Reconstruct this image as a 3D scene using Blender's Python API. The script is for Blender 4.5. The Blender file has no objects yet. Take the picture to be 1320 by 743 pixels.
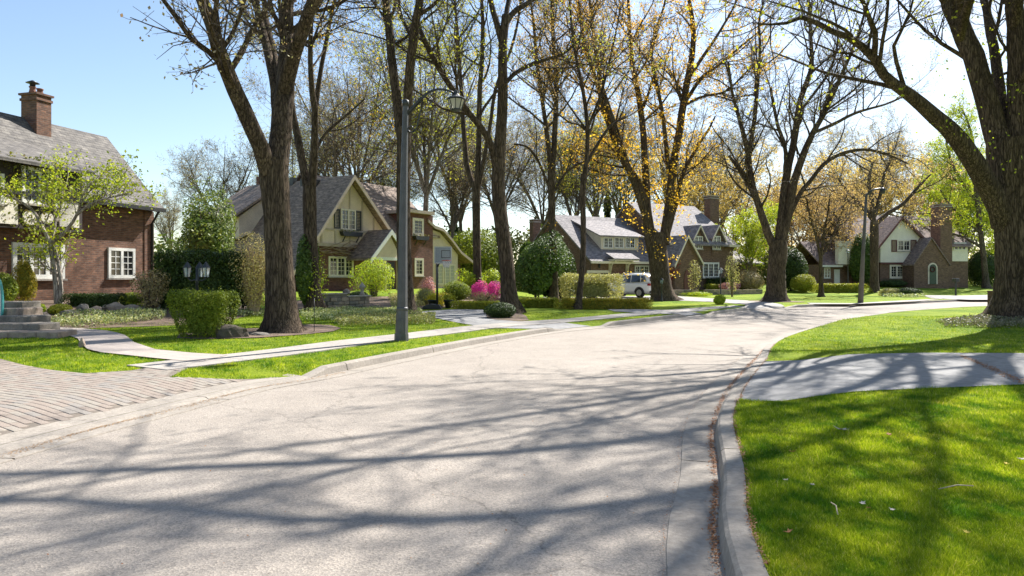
import bpy, bmesh, math, random
import numpy as np
from mathutils import Vector, Matrix
random.seed(7); RNG = np.random.default_rng(11)
SC = bpy.context.scene; COL = SC.collection
F = 880.0; HZ = 358.0; EYE = 1.6          # focal length and horizon of the photograph in its pixels, eye height
# ---------------------------------------------------------------- camera
cam = bpy.data.cameras.new('camera'); camo = bpy.data.objects.new('camera', cam); COL.objects.link(camo)
camo.location = (0, 0, EYE); camo.rotation_euler = (math.radians(90), 0, 0)
cam.sensor_width = 36; cam.lens = 36*F/1320; cam.shift_y = -(371.5-HZ)/1320; cam.clip_end = 3000; cam.clip_start = .05
SC.camera = camo
# ---------------------------------------------------------------- light
SUN_AZ, SUN_EL = math.radians(38), math.radians(44)      # azimuth measured clockwise from straight ahead
W = bpy.data.worlds.new('World'); SC.world = W; W.use_nodes = True
nt = W.node_tree; bg = nt.nodes['Background']
sky = nt.nodes.new('ShaderNodeTexSky'); sky.sky_type = 'NISHITA'; sky.sun_disc = False
sky.sun_elevation = SUN_EL; sky.sun_rotation = SUN_AZ; sky.air_density = 1.1; sky.dust_density = .6; sky.ozone_density = 1.3
tc = nt.nodes.new('ShaderNodeTexCoord'); mp = nt.nodes.new('ShaderNodeMapping'); mp.inputs['Scale'].default_value = (1, 1, 3.2)
ns = nt.nodes.new('ShaderNodeTexNoise'); ns.inputs['Scale'].default_value = 1.7; ns.inputs['Detail'].default_value = 8; ns.inputs['Roughness'].default_value = .6
rp = nt.nodes.new('ShaderNodeValToRGB'); rp.color_ramp.elements[0].position = .48; rp.color_ramp.elements[1].position = .78
rp.color_ramp.elements[0].color = (0, 0, 0, 1); rp.color_ramp.elements[1].color = (.75, .75, .75, 1)
mx = nt.nodes.new('ShaderNodeMix'); mx.data_type = 'RGBA'; mx.inputs['B'].default_value = (4.4, 4.7, 5.1, 1)
nt.links.new(tc.outputs['Generated'], mp.inputs['Vector']); nt.links.new(mp.outputs[0], ns.inputs['Vector'])
nt.links.new(ns.outputs['Fac'], rp.inputs[0]); 
dv = nt.nodes.new('ShaderNodeVectorMath'); dv.operation = 'DOT_PRODUCT'; dv.inputs[1].default_value = (math.sin(SUN_AZ), math.cos(SUN_AZ), 0)
mr = nt.nodes.new('ShaderNodeMapRange'); mr.interpolation_type = 'SMOOTHSTEP'; mr.inputs['From Min'].default_value = .35; mr.inputs['From Max'].default_value = .95
mm_ = nt.nodes.new('ShaderNodeMath'); mm_.operation = 'MULTIPLY'
nt.links.new(tc.outputs['Generated'], dv.inputs[0]); nt.links.new(dv.outputs['Value'], mr.inputs['Value']); nt.links.new(rp.outputs[0], mm_.inputs[0]); nt.links.new(mr.outputs[0], mm_.inputs[1]); nt.links.new(mm_.outputs[0], mx.inputs['Factor'])
nt.links.new(sky.outputs[0], mx.inputs['A']); nt.links.new(mx.outputs['Result'], bg.inputs[0]); bg.inputs[1].default_value = .082
sl = bpy.data.lights.new('sun', 'SUN'); slo = bpy.data.objects.new('sun', sl); COL.objects.link(slo)
sl.energy = 4.6; sl.angle = math.radians(.55); sl.color = (1, .965, .91)
sd = Vector((math.sin(SUN_AZ)*math.cos(SUN_EL), math.cos(SUN_AZ)*math.cos(SUN_EL), math.sin(SUN_EL)))
slo.rotation_euler = sd.to_track_quat('Z', 'Y').to_euler(); slo.location = (20, 30, 40)
SC.view_settings.view_transform = 'Standard'; SC.view_settings.look = 'None'; SC.view_settings.exposure = 1.3; SC.view_settings.gamma = 1
SC.cycles.max_bounces = 5; SC.cycles.diffuse_bounces = 3; SC.cycles.transmission_bounces = 3; SC.cycles.transparent_max_bounces = 4
# ---------------------------------------------------------------- terrain height
def ss(a, b, x):
    t = np.clip((x-a)/(b-a), 0, 1); return t*t*(3-2*t)
DIPS = [(-4.15, 8.0, .25, 1, 2.9), (2.3, 21.2, .8, .6, 1.1), (8.0, 28.2, .85, .5, 1.0), (13.2, 34.9, .9, .4, 1.9), (4.0, 11.0, .45, .9, 2.6)]   # driveway mouths
def dip(x, y):
    r = np.zeros_like(np.asarray(x, float)+np.asarray(y, float))
    for cx, cy, dx, dy, w in DIPS:
        n = math.hypot(dx, dy); a = (x-cx)*dx/n+(y-cy)*dy/n; b = (x-cx)*dy/n-(y-cy)*dx/n
        r = np.maximum(r, (1-ss(w, w+.55, np.abs(a)))*(1-ss(.2, 1.5, np.abs(b))))
    return r
def H(x, y):
    x = np.asarray(x, float); y = np.asarray(y, float)
    d = -(x+5.24)*.88+(y-12.1)*.48
    w = 1-ss(-3, 4, x)
    h = .13 - .105*dip(x, y) + w*(.07*ss(1, 6, d)+.55*ss(8, 15, d))
    h = h+.22*np.exp(-(((x-15)/4.)**2+((y-21)/3.)**2))
    h = h+.6*ss(0, 20, (y-52)-.6*np.maximum(0, x-32))*ss(4, 16, x)
    return h
def Hf(x, y): return float(H(x, y))
def g(px, py, dz=0.):
    """the ground point seen at a pixel of the photograph"""
    z = .13
    for _ in range(25):
        Y = (EYE-z-dz)*F/(py-HZ); X = (px-660)*Y/F; z = .5*z+.5*Hf(X, Y)
    return Vector((X, Y, Hf(X, Y)))
def g0(px, py, z=0.):
    Y = (EYE-z)*F/(py-HZ); return Vector(((px-660)*Y/F, Y, z))
def at(px, py, Y): return Vector(((px-660)*Y/F, Y, EYE-(py-HZ)*Y/F))
# ---------------------------------------------------------------- materials
MATS = {}
def node_mat(name):
    m = bpy.data.materials.new(name); m.use_nodes = True; MATS[name] = m
    return m, m.node_tree, m.node_tree.nodes['Principled BSDF']
def ramp(t, fac, cols, pos=None):
    r = t.nodes.new('ShaderNodeValToRGB'); e = r.color_ramp.elements
    pos = pos or [i/(len(cols)-1) for i in range(len(cols))]
    while len(e) < len(cols): e.new(.5)
    for k, (p, c) in enumerate(zip(pos, cols)): e[k].position = p; e[k].color = (*c, 1)
    t.links.new(fac, r.inputs[0]); return r.outputs[0]
def noise(t, vec, scale, detail=4, rough=.6, out='Fac'):
    n = t.nodes.new('ShaderNodeTexNoise'); n.inputs['Scale'].default_value = scale; n.inputs['Detail'].default_value = detail; n.inputs['Roughness'].default_value = rough
    if vec is not None: t.links.new(vec, n.inputs['Vector'])
    return n.outputs[out]
def mixc(t, fac, a, b, mode='MIX'):
    m = t.nodes.new('ShaderNodeMix'); m.data_type = 'RGBA'; m.blend_type = mode
    for s, v in (('Factor', fac), ('A', a), ('B', b)):
        if isinstance(v, bpy.types.NodeSocket): t.links.new(v, m.inputs[s])
        elif s == 'Factor': m.inputs[s].default_value = v
        else: m.inputs[s].default_value = (*v, 1)
    return m.outputs['Result']
def coords(t, kind, scale=(1, 1, 1)):
    c = t.nodes.new('ShaderNodeTexCoord'); m = t.nodes.new('ShaderNodeMapping'); m.inputs['Scale'].default_value = scale
    t.links.new(c.outputs[kind], m.inputs['Vector']); return m.outputs[0]
def bump(t, h, b, strength=.3, dist=.02):
    n = t.nodes.new('ShaderNodeBump'); n.inputs['Strength'].default_value = strength; n.inputs['Distance'].default_value = dist
    t.links.new(h, n.inputs['Height']); t.links.new(n.outputs[0], b.inputs['Normal'])
def M(name, c1, c2=None, scale=3., rough=.7, bstr=0., kind='Object', stretch=(1, 1, 1), metal=0., fine=None, bscale=None):
    if name in MATS: return MATS[name]
    m, t, b = node_mat(name); b.inputs['Roughness'].default_value = rough; b.inputs['Metallic'].default_value = metal
    c2 = c2 or tuple(v*.75 for v in c1)
    v = coords(t, kind, stretch); n = noise(t, v, scale, 6)
    col = ramp(t, n, [c1, c2], [.35, .65])
    n2 = noise(t, v, scale*14, 3)
    col = mixc(t, .35 if fine is None else fine, col, ramp(t, n2, [(.45,)*3, (1.45,)*3], [.3, .7]), 'MULTIPLY')
    t.links.new(col, b.inputs['Base Color'])
    if bstr: bump(t, noise(t, v, bscale or scale*8, 6), b, bstr)
    return m
def leafmat(name, cols, trans=.45, rough=.55):
    if name in MATS: return MATS[name]
    m, t, b = node_mat(name); b.inputs['Roughness'].default_value = rough; b.inputs['Specular IOR Level'].default_value = .25
    gm = t.nodes.new('ShaderNodeNewGeometry'); c = ramp(t, gm.outputs['Random Per Island'], cols)
    t.links.new(c, b.inputs['Base Color'])
    tr = t.nodes.new('ShaderNodeBsdfTranslucent'); c2 = mixc(t, 1., c, (1.35, 1.3, .7), 'MULTIPLY'); t.links.new(c2, tr.inputs['Color'])
    ms = t.nodes.new('ShaderNodeMixShader'); ms.inputs[0].default_value = trans
    t.links.new(b.outputs[0], ms.inputs[1]); t.links.new(tr.outputs[0], ms.inputs[2])
    t.links.new(ms.outputs[0], t.nodes['Material Output'].inputs[0]); return m
def brickmat(name, c1, c2, mortar, bw=.22, rh=.075, ms=.011, bstr=.5, extra=None):
    if name in MATS: return MATS[name]
    m, t, b = node_mat(name); b.inputs['Roughness'].default_value = .85
    v = coords(t, 'UV'); n = t.nodes.new('ShaderNodeTexBrick'); t.links.new(v, n.inputs['Vector'])
    n.inputs['Scale'].default_value = 1; n.inputs['Brick Width'].default_value = bw; n.inputs['Row Height'].default_value = rh; n.inputs['Mortar Size'].default_value = ms
    n.inputs['Mortar Smooth'].default_value = .2; n.inputs['Bias'].default_value = 0
    n.inputs['Color1'].default_value = (*c1, 1); n.inputs['Color2'].default_value = (*c2, 1); n.inputs['Mortar'].default_value = (*mortar, 1)
    col = mixc(t, .8, n.outputs['Color'], ramp(t, noise(t, v, 2.2, 8, .7), [(.6,)*3, (1.3,)*3], [.3, .7]), 'MULTIPLY')
    # per-brick colour
    wn = t.nodes.new('ShaderNodeTexNoise'); wn.inputs['Scale'].default_value = 1.
    v2 = coords(t, 'UV', (1/bw*.9, 1/rh*.9, 1)); t.links.new(v2, wn.inputs['Vector'])
    col = mixc(t, .6, col, ramp(t, wn.outputs['Fac'], [(.55, .5, .5), (1.5, 1.4, 1.3)], [.35, .65]), 'MULTIPLY')
    t.links.new(col, b.inputs['Base Color']); bump(t, n.outputs['Fac'], b, -bstr if False else bstr, -.01); return m
# ---------------------------------------------------------------- mesh helpers
def tag(o, label=None, cat=None, group=None, kind=None):
    for k, v in (('label', label), ('category', cat), ('group', group), ('kind', kind)):
        if v: o[k] = v
    return o
def link(o, parent=None):
    COL.objects.link(o)
    if parent is not None: o.parent = parent
    return o
def np_obj(name, V, Fc, mats, parent=None, matidx=None, smooth=False, uv=False):
    """V (n,3), Fc a list of (k,m) index arrays; mats a material or list"""
    me = bpy.data.meshes.new(name); Fc = [f for f in Fc if len(f)]
    nl = sum(f.size for f in Fc); nf = sum(len(f) for f in Fc)
    me.vertices.add(len(V)); me.vertices.foreach_set('co', np.asarray(V, np.float32).ravel())
    me.loops.add(nl); me.loops.foreach_set('vertex_index', np.concatenate([f.ravel() for f in Fc]).astype(np.int32))
    tot = np.concatenate([np.full(len(f), f.shape[1]) for f in Fc]).astype(np.int32)
    st = np.concatenate([[0], np.cumsum(tot)[:-1]]).astype(np.int32)
    me.polygons.add(nf); me.polygons.foreach_set('loop_start', st); me.polygons.foreach_set('loop_total', tot)
    if smooth: me.polygons.foreach_set('use_smooth', np.ones(nf, bool))
    for m in (mats if isinstance(mats, (list, tuple)) else [mats]): me.materials.append(m)
    if matidx is not None: me.polygons.foreach_set('material_index', np.asarray(matidx, np.int32))
    me.update(calc_edges=True)
    return link(bpy.data.objects.new(name, me), parent)
class MB:
    """collects shapes, then links them as one mesh object with box-projected UVs in metres"""
    def __init__(s): s.v = []; s.f = []; s.sm = []
    def add(s, vs, fs, sm=False):
        o = len(s.v); s.v += [tuple(p) for p in vs]; s.f += [[i+o for i in f] for f in fs]; s.sm += [sm]*len(fs); return s
    def box(s, x0, x1, y0, y1, z0, z1):
        return s.add([(x0,y0,z0),(x1,y0,z0),(x1,y1,z0),(x0,y1,z0),(x0,y0,z1),(x1,y0,z1),(x1,y1,z1),(x0,y1,z1)],
                     [(0,3,2,1),(4,5,6,7),(0,1,5,4),(1,2,6,5),(2,3,7,6),(3,0,4,7)])
    def prism(s, pts, a0, a1, axis='y'):
        """pts: outline in the plane across the axis; (x,z) for y, (y,z) for x, (x,y) for z"""
        n = len(pts)
        mk = {'y': lambda p, a: (p[0], a, p[1]), 'x': lambda p, a: (a, p[0], p[1]), 'z': lambda p, a: (p[0], p[1], a)}[axis]
        return s.add([mk(p, a0) for p in pts]+[mk(p, a1) for p in pts],
                     [list(range(n))[::-1], list(range(n, 2*n))]+[[i, (i+1) % n, n+(i+1) % n, n+i] for i in range(n)])
    def bar(s, p, q, w, h=None, up=(0, 0, 1)):
        p = Vector(p); q = Vector(q); h = h or w; d = (q-p).normalized(); u = Vector(up)
        if abs(d.dot(u)) > .98: u = Vector((1, 0, 0))
        a = d.cross(u).normalized()*w/2; b = a.cross(d).normalized()*h/2
        vs = [r+sx*a+sy*b for r in (p, q) for sx, sy in ((-1,-1),(1,-1),(1,1),(-1,1))]
        return s.add(vs, [(0,1,2,3),(7,6,5,4),(0,4,5,1),(1,5,6,2),(2,6,7,3),(3,7,4,0)])
    def tube(s, pts, rs, n=8, cap=True, sm=True):
        pts = [Vector(p) for p in pts]; rs = rs if isinstance(rs, (list, tuple)) else [rs]*len(pts); o = []
        ref = None
        for i, p in enumerate(pts):
            d = (pts[min(i+1, len(pts)-1)]-pts[max(i-1, 0)]).normalized()
            if ref is None: ref = Vector((1, 0, 0)) if abs(d.x) < .9 else Vector((0, 0, 1))
            a = (ref-d*ref.dot(d)).normalized(); b = d.cross(a); ref = a
            o += [p+(a*math.cos(2*math.pi*k/n)+b*math.sin(2*math.pi*k/n))*rs[i] for k in range(n)]
        fs = [(i*n+k, i*n+(k+1) % n, (i+1)*n+(k+1) % n, (i+1)*n+k) for i in range(len(pts)-1) for k in range(n)]
        s.add(o, fs, sm)
        if cap:
            L = len(s.v)-len(o); s.f += [[L+k for k in range(n)][::-1], [len(s.v)-n+k for k in range(n)]]; s.sm += [False]*2
        return s
    def lathe(s, prof, c=(0, 0, 0), n=16, sm=True):
        return s.tube([(c[0], c[1], c[2]+z) for r, z in prof], [max(r, 1e-4) for r, z in prof], n, True, sm)
    def build(s, name, mat, parent=None, bevel=0):
        me = bpy.data.meshes.new(name); me.from_pydata(s.v, [], s.f); me.materials.append(mat)
        me.polygons.foreach_set('use_smooth', s.sm)
        bm = bmesh.new(); bm.from_mesh(me); bmesh.ops.recalc_face_normals(bm, faces=bm.faces)
        if bevel: bmesh.ops.bevel(bm, geom=list(bm.edges), offset=bevel, segments=1, affect='EDGES')
        uv = bm.loops.layers.uv.new('UVMap')
        for f in bm.faces:
            nx, ny, nz = (abs(c) for c in f.normal)
            for l in f.loops:
                c = l.vert.co
                if nz > .85: l[uv].uv = (c.x, c.y)
                elif nx > ny: l[uv].uv = (c.y, c.z/max(.35, math.sqrt(1-nz*nz)))
                else: l[uv].uv = (c.x, c.z/max(.35, math.sqrt(1-nz*nz)))
        bm.to_mesh(me); bm.free()
        return link(bpy.data.objects.new(name, me), parent)
def empty(name, loc=(0, 0, 0), rz=0., label=None, cat=None, group=None, kind=None):
    o = bpy.data.objects.new(name, None); o.empty_display_size = .2; o.location = loc; o.rotation_euler = (0, 0, rz)
    return tag(link(o), label, cat, group, kind)
def kids(o): return [c for c in bpy.data.objects if c.parent is o]
def copy_tree(o, parent=None):
    c = o.copy(); COL.objects.link(c); c.parent = parent
    for k in kids(o): copy_tree(k, c)
    return c
def sheet(name, poly, mat, step=.6, dz=.0, hf=H, kind='structure', parent=None):
    """a ground polygon cut into a grid so that it follows the terrain"""
    bm = bmesh.new(); bm.faces.new([bm.verts.new((p[0], p[1], 0)) for p in poly])
    bmesh.ops.triangulate(bm, faces=bm.faces)
    xs = [p[0] for p in poly]; ys = [p[1] for p in poly]
    for ax, lo, hi in ((0, min(xs), max(xs)), (1, min(ys), max(ys))):
        k = lo+step
        while k < hi:
            co = [0, 0, 0]; co[ax] = k; no = [0, 0, 0]; no[ax] = 1
            bmesh.ops.bisect_plane(bm, geom=list(bm.verts)+list(bm.edges)+list(bm.faces), plane_co=co, plane_no=no)
            k += step
    for v in bm.verts: v.co.z = (float(hf(v.co.x, v.co.y)) if hf else 0)+dz
    bmesh.ops.recalc_face_normals(bm, faces=bm.faces)
    if bm.faces and sum(f.normal.z for f in bm.faces) < 0: bmesh.ops.reverse_faces(bm, faces=bm.faces)
    me = bpy.data.meshes.new(name); bm.to_mesh(me); bm.free(); me.materials.append(mat)
    me.polygons.foreach_set('use_smooth', [True]*len(me.polygons))
    o = link(bpy.data.objects.new(name, me), parent)
    if kind and parent is None: o['kind'] = kind
    return o
def inpoly(poly, x, y):
    r = np.zeros(len(x), bool); n = len(poly)
    for i in range(n):
        x0, y0 = poly[i][0], poly[i][1]; x1, y1 = poly[(i+1) % n][0], poly[(i+1) % n][1]
        if y0 == y1: continue
        c = ((y0 > y) != (y1 > y)) & (x < (x1-x0)*(y-y0)/(y1-y0)+x0); r ^= c
    return r
def scatter(poly, n, rng=RNG):
    xs = [p[0] for p in poly]; ys = [p[1] for p in poly]
    x = rng.uniform(min(xs), max(xs), n*3); y = rng.uniform(min(ys), max(ys), n*3)
    k = inpoly(poly, x, y); return x[k][:n], y[k][:n]
def resample(pts, step):
    P = np.array([(p[0], p[1]) for p in pts], float)
    # catmull-rom
    Q = []
    for i in range(len(P)-1):
        p0 = P[max(i-1, 0)]; p1 = P[i]; p2 = P[i+1]; p3 = P[min(i+2, len(P)-1)]
        n = max(2, int(np.linalg.norm(p2-p1)/.3))
        for k in range(n):
            t = k/n; Q.append(.5*((2*p1)+(-p0+p2)*t+(2*p0-5*p1+4*p2-p3)*t*t+(-p0+3*p1-3*p2+p3)*t**3))
    Q.append(P[-1]); Q = np.array(Q); d = np.concatenate([[0], np.cumsum(np.linalg.norm(np.diff(Q, axis=0), axis=1))])
    s = np.linspace(0, d[-1], max(2, int(d[-1]/step)+1))
    return np.stack([np.interp(s, d, Q[:, 0]), np.interp(s, d, Q[:, 1])], 1)
def normals2(P):
    T = np.gradient(P, axis=0); T /= np.linalg.norm(T, axis=1)[:, None]; return np.stack([T[:, 1], -T[:, 0]], 1)   # right-hand side of travel
# ---------------------------------------------------------------- leaves and shrubs
def leaf_quads(C, size, rng=RNG, up=0., N=None, aspect=.6):
    n = len(C); a = rng.normal(size=(n, 3)); a /= np.linalg.norm(a, axis=1)[:, None]
    nn = rng.normal(size=(n, 3)) if N is None else N+rng.normal(size=(n, 3))*.55
    nn[:, 2] += up; b = np.cross(nn, a); b /= np.linalg.norm(b, axis=1)[:, None]+1e-9
    a = np.cross(b, nn); a /= np.linalg.norm(a, axis=1)[:, None]+1e-9
    s = (size*rng.uniform(.6, 1.3, n))[:, None]
    V = np.stack([C-a*s*.5, C+b*s*aspect*.5, C+a*s*.5, C-b*s*aspect*.5], 1).reshape(-1, 3)
    return V, np.arange(n*4).reshape(n, 4)
def lumpy(dirs, rng, amp, k=7):
    r = np.ones(len(dirs))
    for _ in range(k):
        c = rng.normal(size=3); c /= np.linalg.norm(c); r += amp*rng.uniform(-.6, 1)*np.exp(-(1-dirs@c)*rng.uniform(3, 12))
    return r/np.percentile(r, 68)
def foliage_pts(size, n, rng, shape, shell=.3, amp=.25):
    if shape in ('box', 'vasebox'):
        p = rng.uniform(-1, 1, (n, 3)); ax = rng.choice(3, n, p=[.3, .3, .4]); sg = np.where(rng.random(n) < .5, -1, 1.)
        sg = np.where(ax == 2, 1, sg); p[np.arange(n), ax] = sg*(1-shell*rng.random(n)**2*1.2)
        N = np.zeros((n, 3)); N[np.arange(n), ax] = sg
        p = p/((np.abs(p[:, 0])**7+np.abs(p[:, 1])**7+np.abs(p[:, 2])**7)**(1/7))[:, None]*np.abs(p).max(1)[:, None]; dd = p/np.linalg.norm(p, axis=1)[:, None]
        w = lumpy(dd, rng, .1, 18)*1.0+.04*np.sin(p[:, 0]*9+1)+.05*np.sin(p[:, 1]*7)+rng.normal(size=n)*.03
        C = p*w[:, None]*np.array(size)/2; C[:, 2] += size[2]/2
        if shape == 'vasebox': C[:, :2] /= (np.maximum(1, np.linalg.norm(p[:, :2], axis=1)**.8))[:, None]; C[:, :2] *= (.6+.5*np.clip(C[:, 2]/size[2], 0, 1)**.7-.16*ss(.8, 1.05, C[:, 2]/size[2]))[:, None]
        stray = rng.random(n) < .05; C[stray] += np.abs(rng.normal(size=(n, 3))[stray])*np.array([.02, .02, .07])*size[2]**.5
    else:
        d = rng.normal(size=(n, 3)); d /= np.linalg.norm(d, axis=1)[:, None]
        r = (1-shell*rng.random(n)**1.5)*lumpy(d, rng, amp, 14); N = d
        C = d*r[:, None]*np.array(size)/2
        if shape == 'dome': C[:, 2] = np.abs(C[:, 2])*2-.0
        elif shape == 'vase':
            z = C[:, 2]/size[2]+.5; C[:, :2] *= (.45+.75*np.clip(z, 0, 1))[:, None]; C[:, 2] += size[2]/2
        else: C[:, 2] += size[2]/2
    return C, N
def stems_mesh(size, n, rng, r=.012, spread=.8):
    mb = MB()
    for _ in range(n):
        a = rng.uniform(0, 6.28); q = rng.uniform(.3, 1)*spread
        e = (size[0]/2*q*math.cos(a), size[1]/2*q*math.sin(a), size[2]*rng.uniform(.6, .95))
        b = (e[0]*.15, e[1]*.15, -.05); m = (e[0]*.45+rng.normal()*.03, e[1]*.45+rng.normal()*.03, e[2]*.5)
        mb.tube([b, m, e], [r*1.4, r, r*.4], 4, False)
    return mb
def shrub(name, label, cat, loc, size, mat, n=4000, leaf=.06, shape='ellip', group=None, core=(.012, .02, .006), shell=.35, stems=6, rz=0., amp=.25, seed=0, up=.3, corek=.72, stemmat=None):
    rng = np.random.default_rng(seed or (hash(label) % 9999 if False else int(abs(loc[0]*37+loc[1]*91)*10) % 99991)+1)
    root = empty(name, loc, rz, label, cat, group)
    C, N = foliage_pts(size, n, rng, shape, shell, amp); V, Q = leaf_quads(C, leaf, rng, up, N)
    np_obj('foliage', V, [Q], mat, root)
    if stems: stems_mesh(size, stems, rng, .006+size[2]*.006).build('stems', stemmat or M('shrub_stem', (.16, .12, .085), rough=.9), root)
    if corek:
        n2 = int(n*.5); C, N = foliage_pts([s*corek for s in size], n2, rng, shape, .25, amp); C[:, 2] += size[2]*(1-corek)*.35
        V, Q = leaf_quads(C, leaf*2.6, rng, 0, N); np_obj('inner_foliage', V, [Q], mat, root)
    return root
def shrub_px(name, label, cat, x0, x1, ytop, ybase, mat, depth=None, Y=None, **k):
    c = g((x0+x1)/2, ybase)
    if Y: c = Vector((((x0+x1)/2-660)*Y/F, Y, 0)); c.z = Hf(c.x, c.y); ybase = HZ+(EYE-c.z)*F/Y
    s = c.y/F; w = (x1-x0)*s; h = (ybase-ytop)*s; d = depth or w
    c.y += d*.35; c.z = Hf(c.x, c.y)-.02
    return shrub(name, label, cat, c, (w, d, h), mat, **k)
# ================================================================= trees
def barkmat(name, c1, c2, s=1.):
    m, t, b = node_mat(name); b.inputs['Roughness'].default_value = .95; b.inputs['Specular IOR Level'].default_value = .15
    v = coords(t, 'Object', (9*s, 9*s, 1.3*s)); v2 = coords(t, 'Object', (1, 1, .5))
    n = noise(t, v, 2.2, 8, .65); col = ramp(t, n, [c2, c1], [.32, .62])
    col = mixc(t, .8, col, ramp(t, noise(t, v2, 1.6, 5), [(.6,)*3, (1.35, 1.35, 1.2)], [.3, .7]), 'MULTIPLY')
    t.links.new(col, b.inputs['Base Color']); vv = coords(t, 'Object', (5.5*s, 5.5*s, .75*s)); vr = t.nodes.new('ShaderNodeTexVoronoi'); vr.feature = 'DISTANCE_TO_EDGE'; vr.inputs['Scale'].default_value = 2.6; va = t.nodes.new('ShaderNodeVectorMath'); va.operation = 'ADD'; t.links.new(vv, va.inputs[0]); t.links.new(noise(t, vv, 1.6, 4, .6, 'Color'), va.inputs[1]); t.links.new(va.outputs[0], vr.inputs['Vector'])
    fur = ramp(t, vr.outputs['Distance'], [(.35,)*3, (1.12,)*3], [.0, .14]); col = mixc(t, .85, col, fur, 'MULTIPLY'); t.links.new(col, b.inputs['Base Color'])
    hm = mixc(t, .5, n, fur); bump(t, hm, b, 1., .05); return m
BARK = barkmat('bark_maple', (.15, .11, .082), (.05, .036, .028))
BARK_G = barkmat('bark_grey', (.18, .145, .118), (.07, .055, .045))
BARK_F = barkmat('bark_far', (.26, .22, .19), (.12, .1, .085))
BARK_P = barkmat('bark_pale', (.62, .55, .5), (.34, .28, .25))
TWIG = M('twig', (.12, .085, .062), (.07, .05, .038), 2., .9)
L_YG = leafmat('spring_leaf_yellow_green', [(.4, .44, .05), (.55, .5, .08), (.3, .36, .04)])
L_LIME = leafmat('spring_leaf_lime', [(.33, .45, .03), (.5, .52, .06), (.26, .38, .02)])
L_OR = leafmat('spring_leaf_orange', [(.72, .42, .04), (.8, .56, .08), (.58, .3, .05)])
L_BR = leafmat('spring_leaf_russet', [(.48, .32, .18), (.58, .42, .2), (.38, .24, .17)])
L_BUD = leafmat('spring_bud_mauve', [(.42, .28, .24), (.5, .46, .18), (.34, .24, .24)], .25)
def polyres(pts, K):
    P = np.array([p[:3] for p in pts], float); R = np.array([p[3] for p in pts], float); Q = []; RR = []
    for i in range(len(P)-1):
        p0 = P[max(i-1, 0)]; p1 = P[i]; p2 = P[i+1]; p3 = P[min(i+2, len(P)-1)]
        for k in range(12):
            t = k/12; Q.append(.5*((2*p1)+(-p0+p2)*t+(2*p0-5*p1+4*p2-p3)*t*t+(-p0+3*p1-3*p2+p3)*t**3)); RR.append(R[i]*(1-t)+R[i+1]*t)
    Q.append(P[-1]); RR.append(R[-1]); Q = np.array(Q); RR = np.array(RR)
    d = np.concatenate([[0], np.cumsum(np.linalg.norm(np.diff(Q, axis=0), axis=1))]); s = np.linspace(0, d[-1], K)
    return np.stack([np.interp(s, d, Q[:, j]) for j in range(3)], 1), np.interp(s, d, RR), d[-1]
def tubes(P, R, S, rough=0., rng=None):
    """P (n,K,3), R (n,K): n tubes of S sides"""
    n, K, _ = P.shape; T = np.gradient(P, axis=1); T /= np.linalg.norm(T, axis=2)[..., None]+1e-9
    ref = np.zeros((n, 1, 3)); vert = np.abs(T[:, K//2, 2]) > .8; ref[vert, 0] = (1, 0, 0); ref[~vert, 0] = (0, 0, 1)
    A = np.cross(T, ref); A /= np.linalg.norm(A, axis=2)[..., None]+1e-9; B = np.cross(T, A)
    th = np.arange(S)*2*np.pi/S
    rr = R[:, :, None]*np.ones((1, 1, S))
    if rough: rr = rr*(1+rough*rng.normal(size=(n, 1, S))*.8+rough*rng.normal(size=(n, K, S))*.4)
    V = P[:, :, None]+rr[..., None]*(A[:, :, None]*np.cos(th)[None, None, :, None]+B[:, :, None]*np.sin(th)[None, None, :, None])
    i = np.arange(n*K*S).reshape(n, K, S); j = np.roll(i, -1, 2)
    return V.reshape(-1, 3), np.stack([i[:, :-1], j[:, :-1], j[:, 1:], i[:, 1:]], -1).reshape(-1, 4)
def children(P, R, L, per_m, lens, t0, t1, ang, K, rng, up, wander, rfac=.55, lenfall=.5):
    """spawn branches along every parent polyline"""
    n, Kp, _ = P.shape; cnt = rng.poisson(np.maximum(.01, per_m*L)); cnt = np.maximum(cnt, 1); idx = np.repeat(np.arange(n), cnt); m = len(idx)
    t = rng.uniform(t0, t1, m); f = t*(Kp-1); a = np.minimum(f.astype(int), Kp-2); w = (f-a)[:, None]
    p = P[idx, a]*(1-w)+P[idx, a+1]*w; T = P[idx, a+1]-P[idx, a]; T /= np.linalg.norm(T, axis=1)[:, None]+1e-9
    r = R[idx, a]*(1-w[:, 0])+R[idx, a+1]*w[:, 0]
    o = rng.normal(size=(m, 3)); o -= T*(o*T).sum(1)[:, None]; o /= np.linalg.norm(o, axis=1)[:, None]+1e-9
    an = np.radians(rng.uniform(ang[0], ang[1], m))[:, None]; D = T*np.cos(an)+o*np.sin(an)
    ln = rng.uniform(lens[0], lens[1], m)*(1-lenfall*np.maximum(0, t-.25)); rad = np.minimum(r*rfac, ln*.016+.004)
    out = [p]; q = p.copy()
    for k in range(K-1):
        D = D+rng.normal(size=(m, 3))*wander; D[:, 2] += up; D /= np.linalg.norm(D, axis=1)[:, None]
        q = q+D*(ln/(K-1))[:, None]; out.append(q.copy())
    PP = np.stack(out, 1); RR = rad[:, None]*np.linspace(1, .3, K)[None]
    return PP, RR, ln
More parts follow.
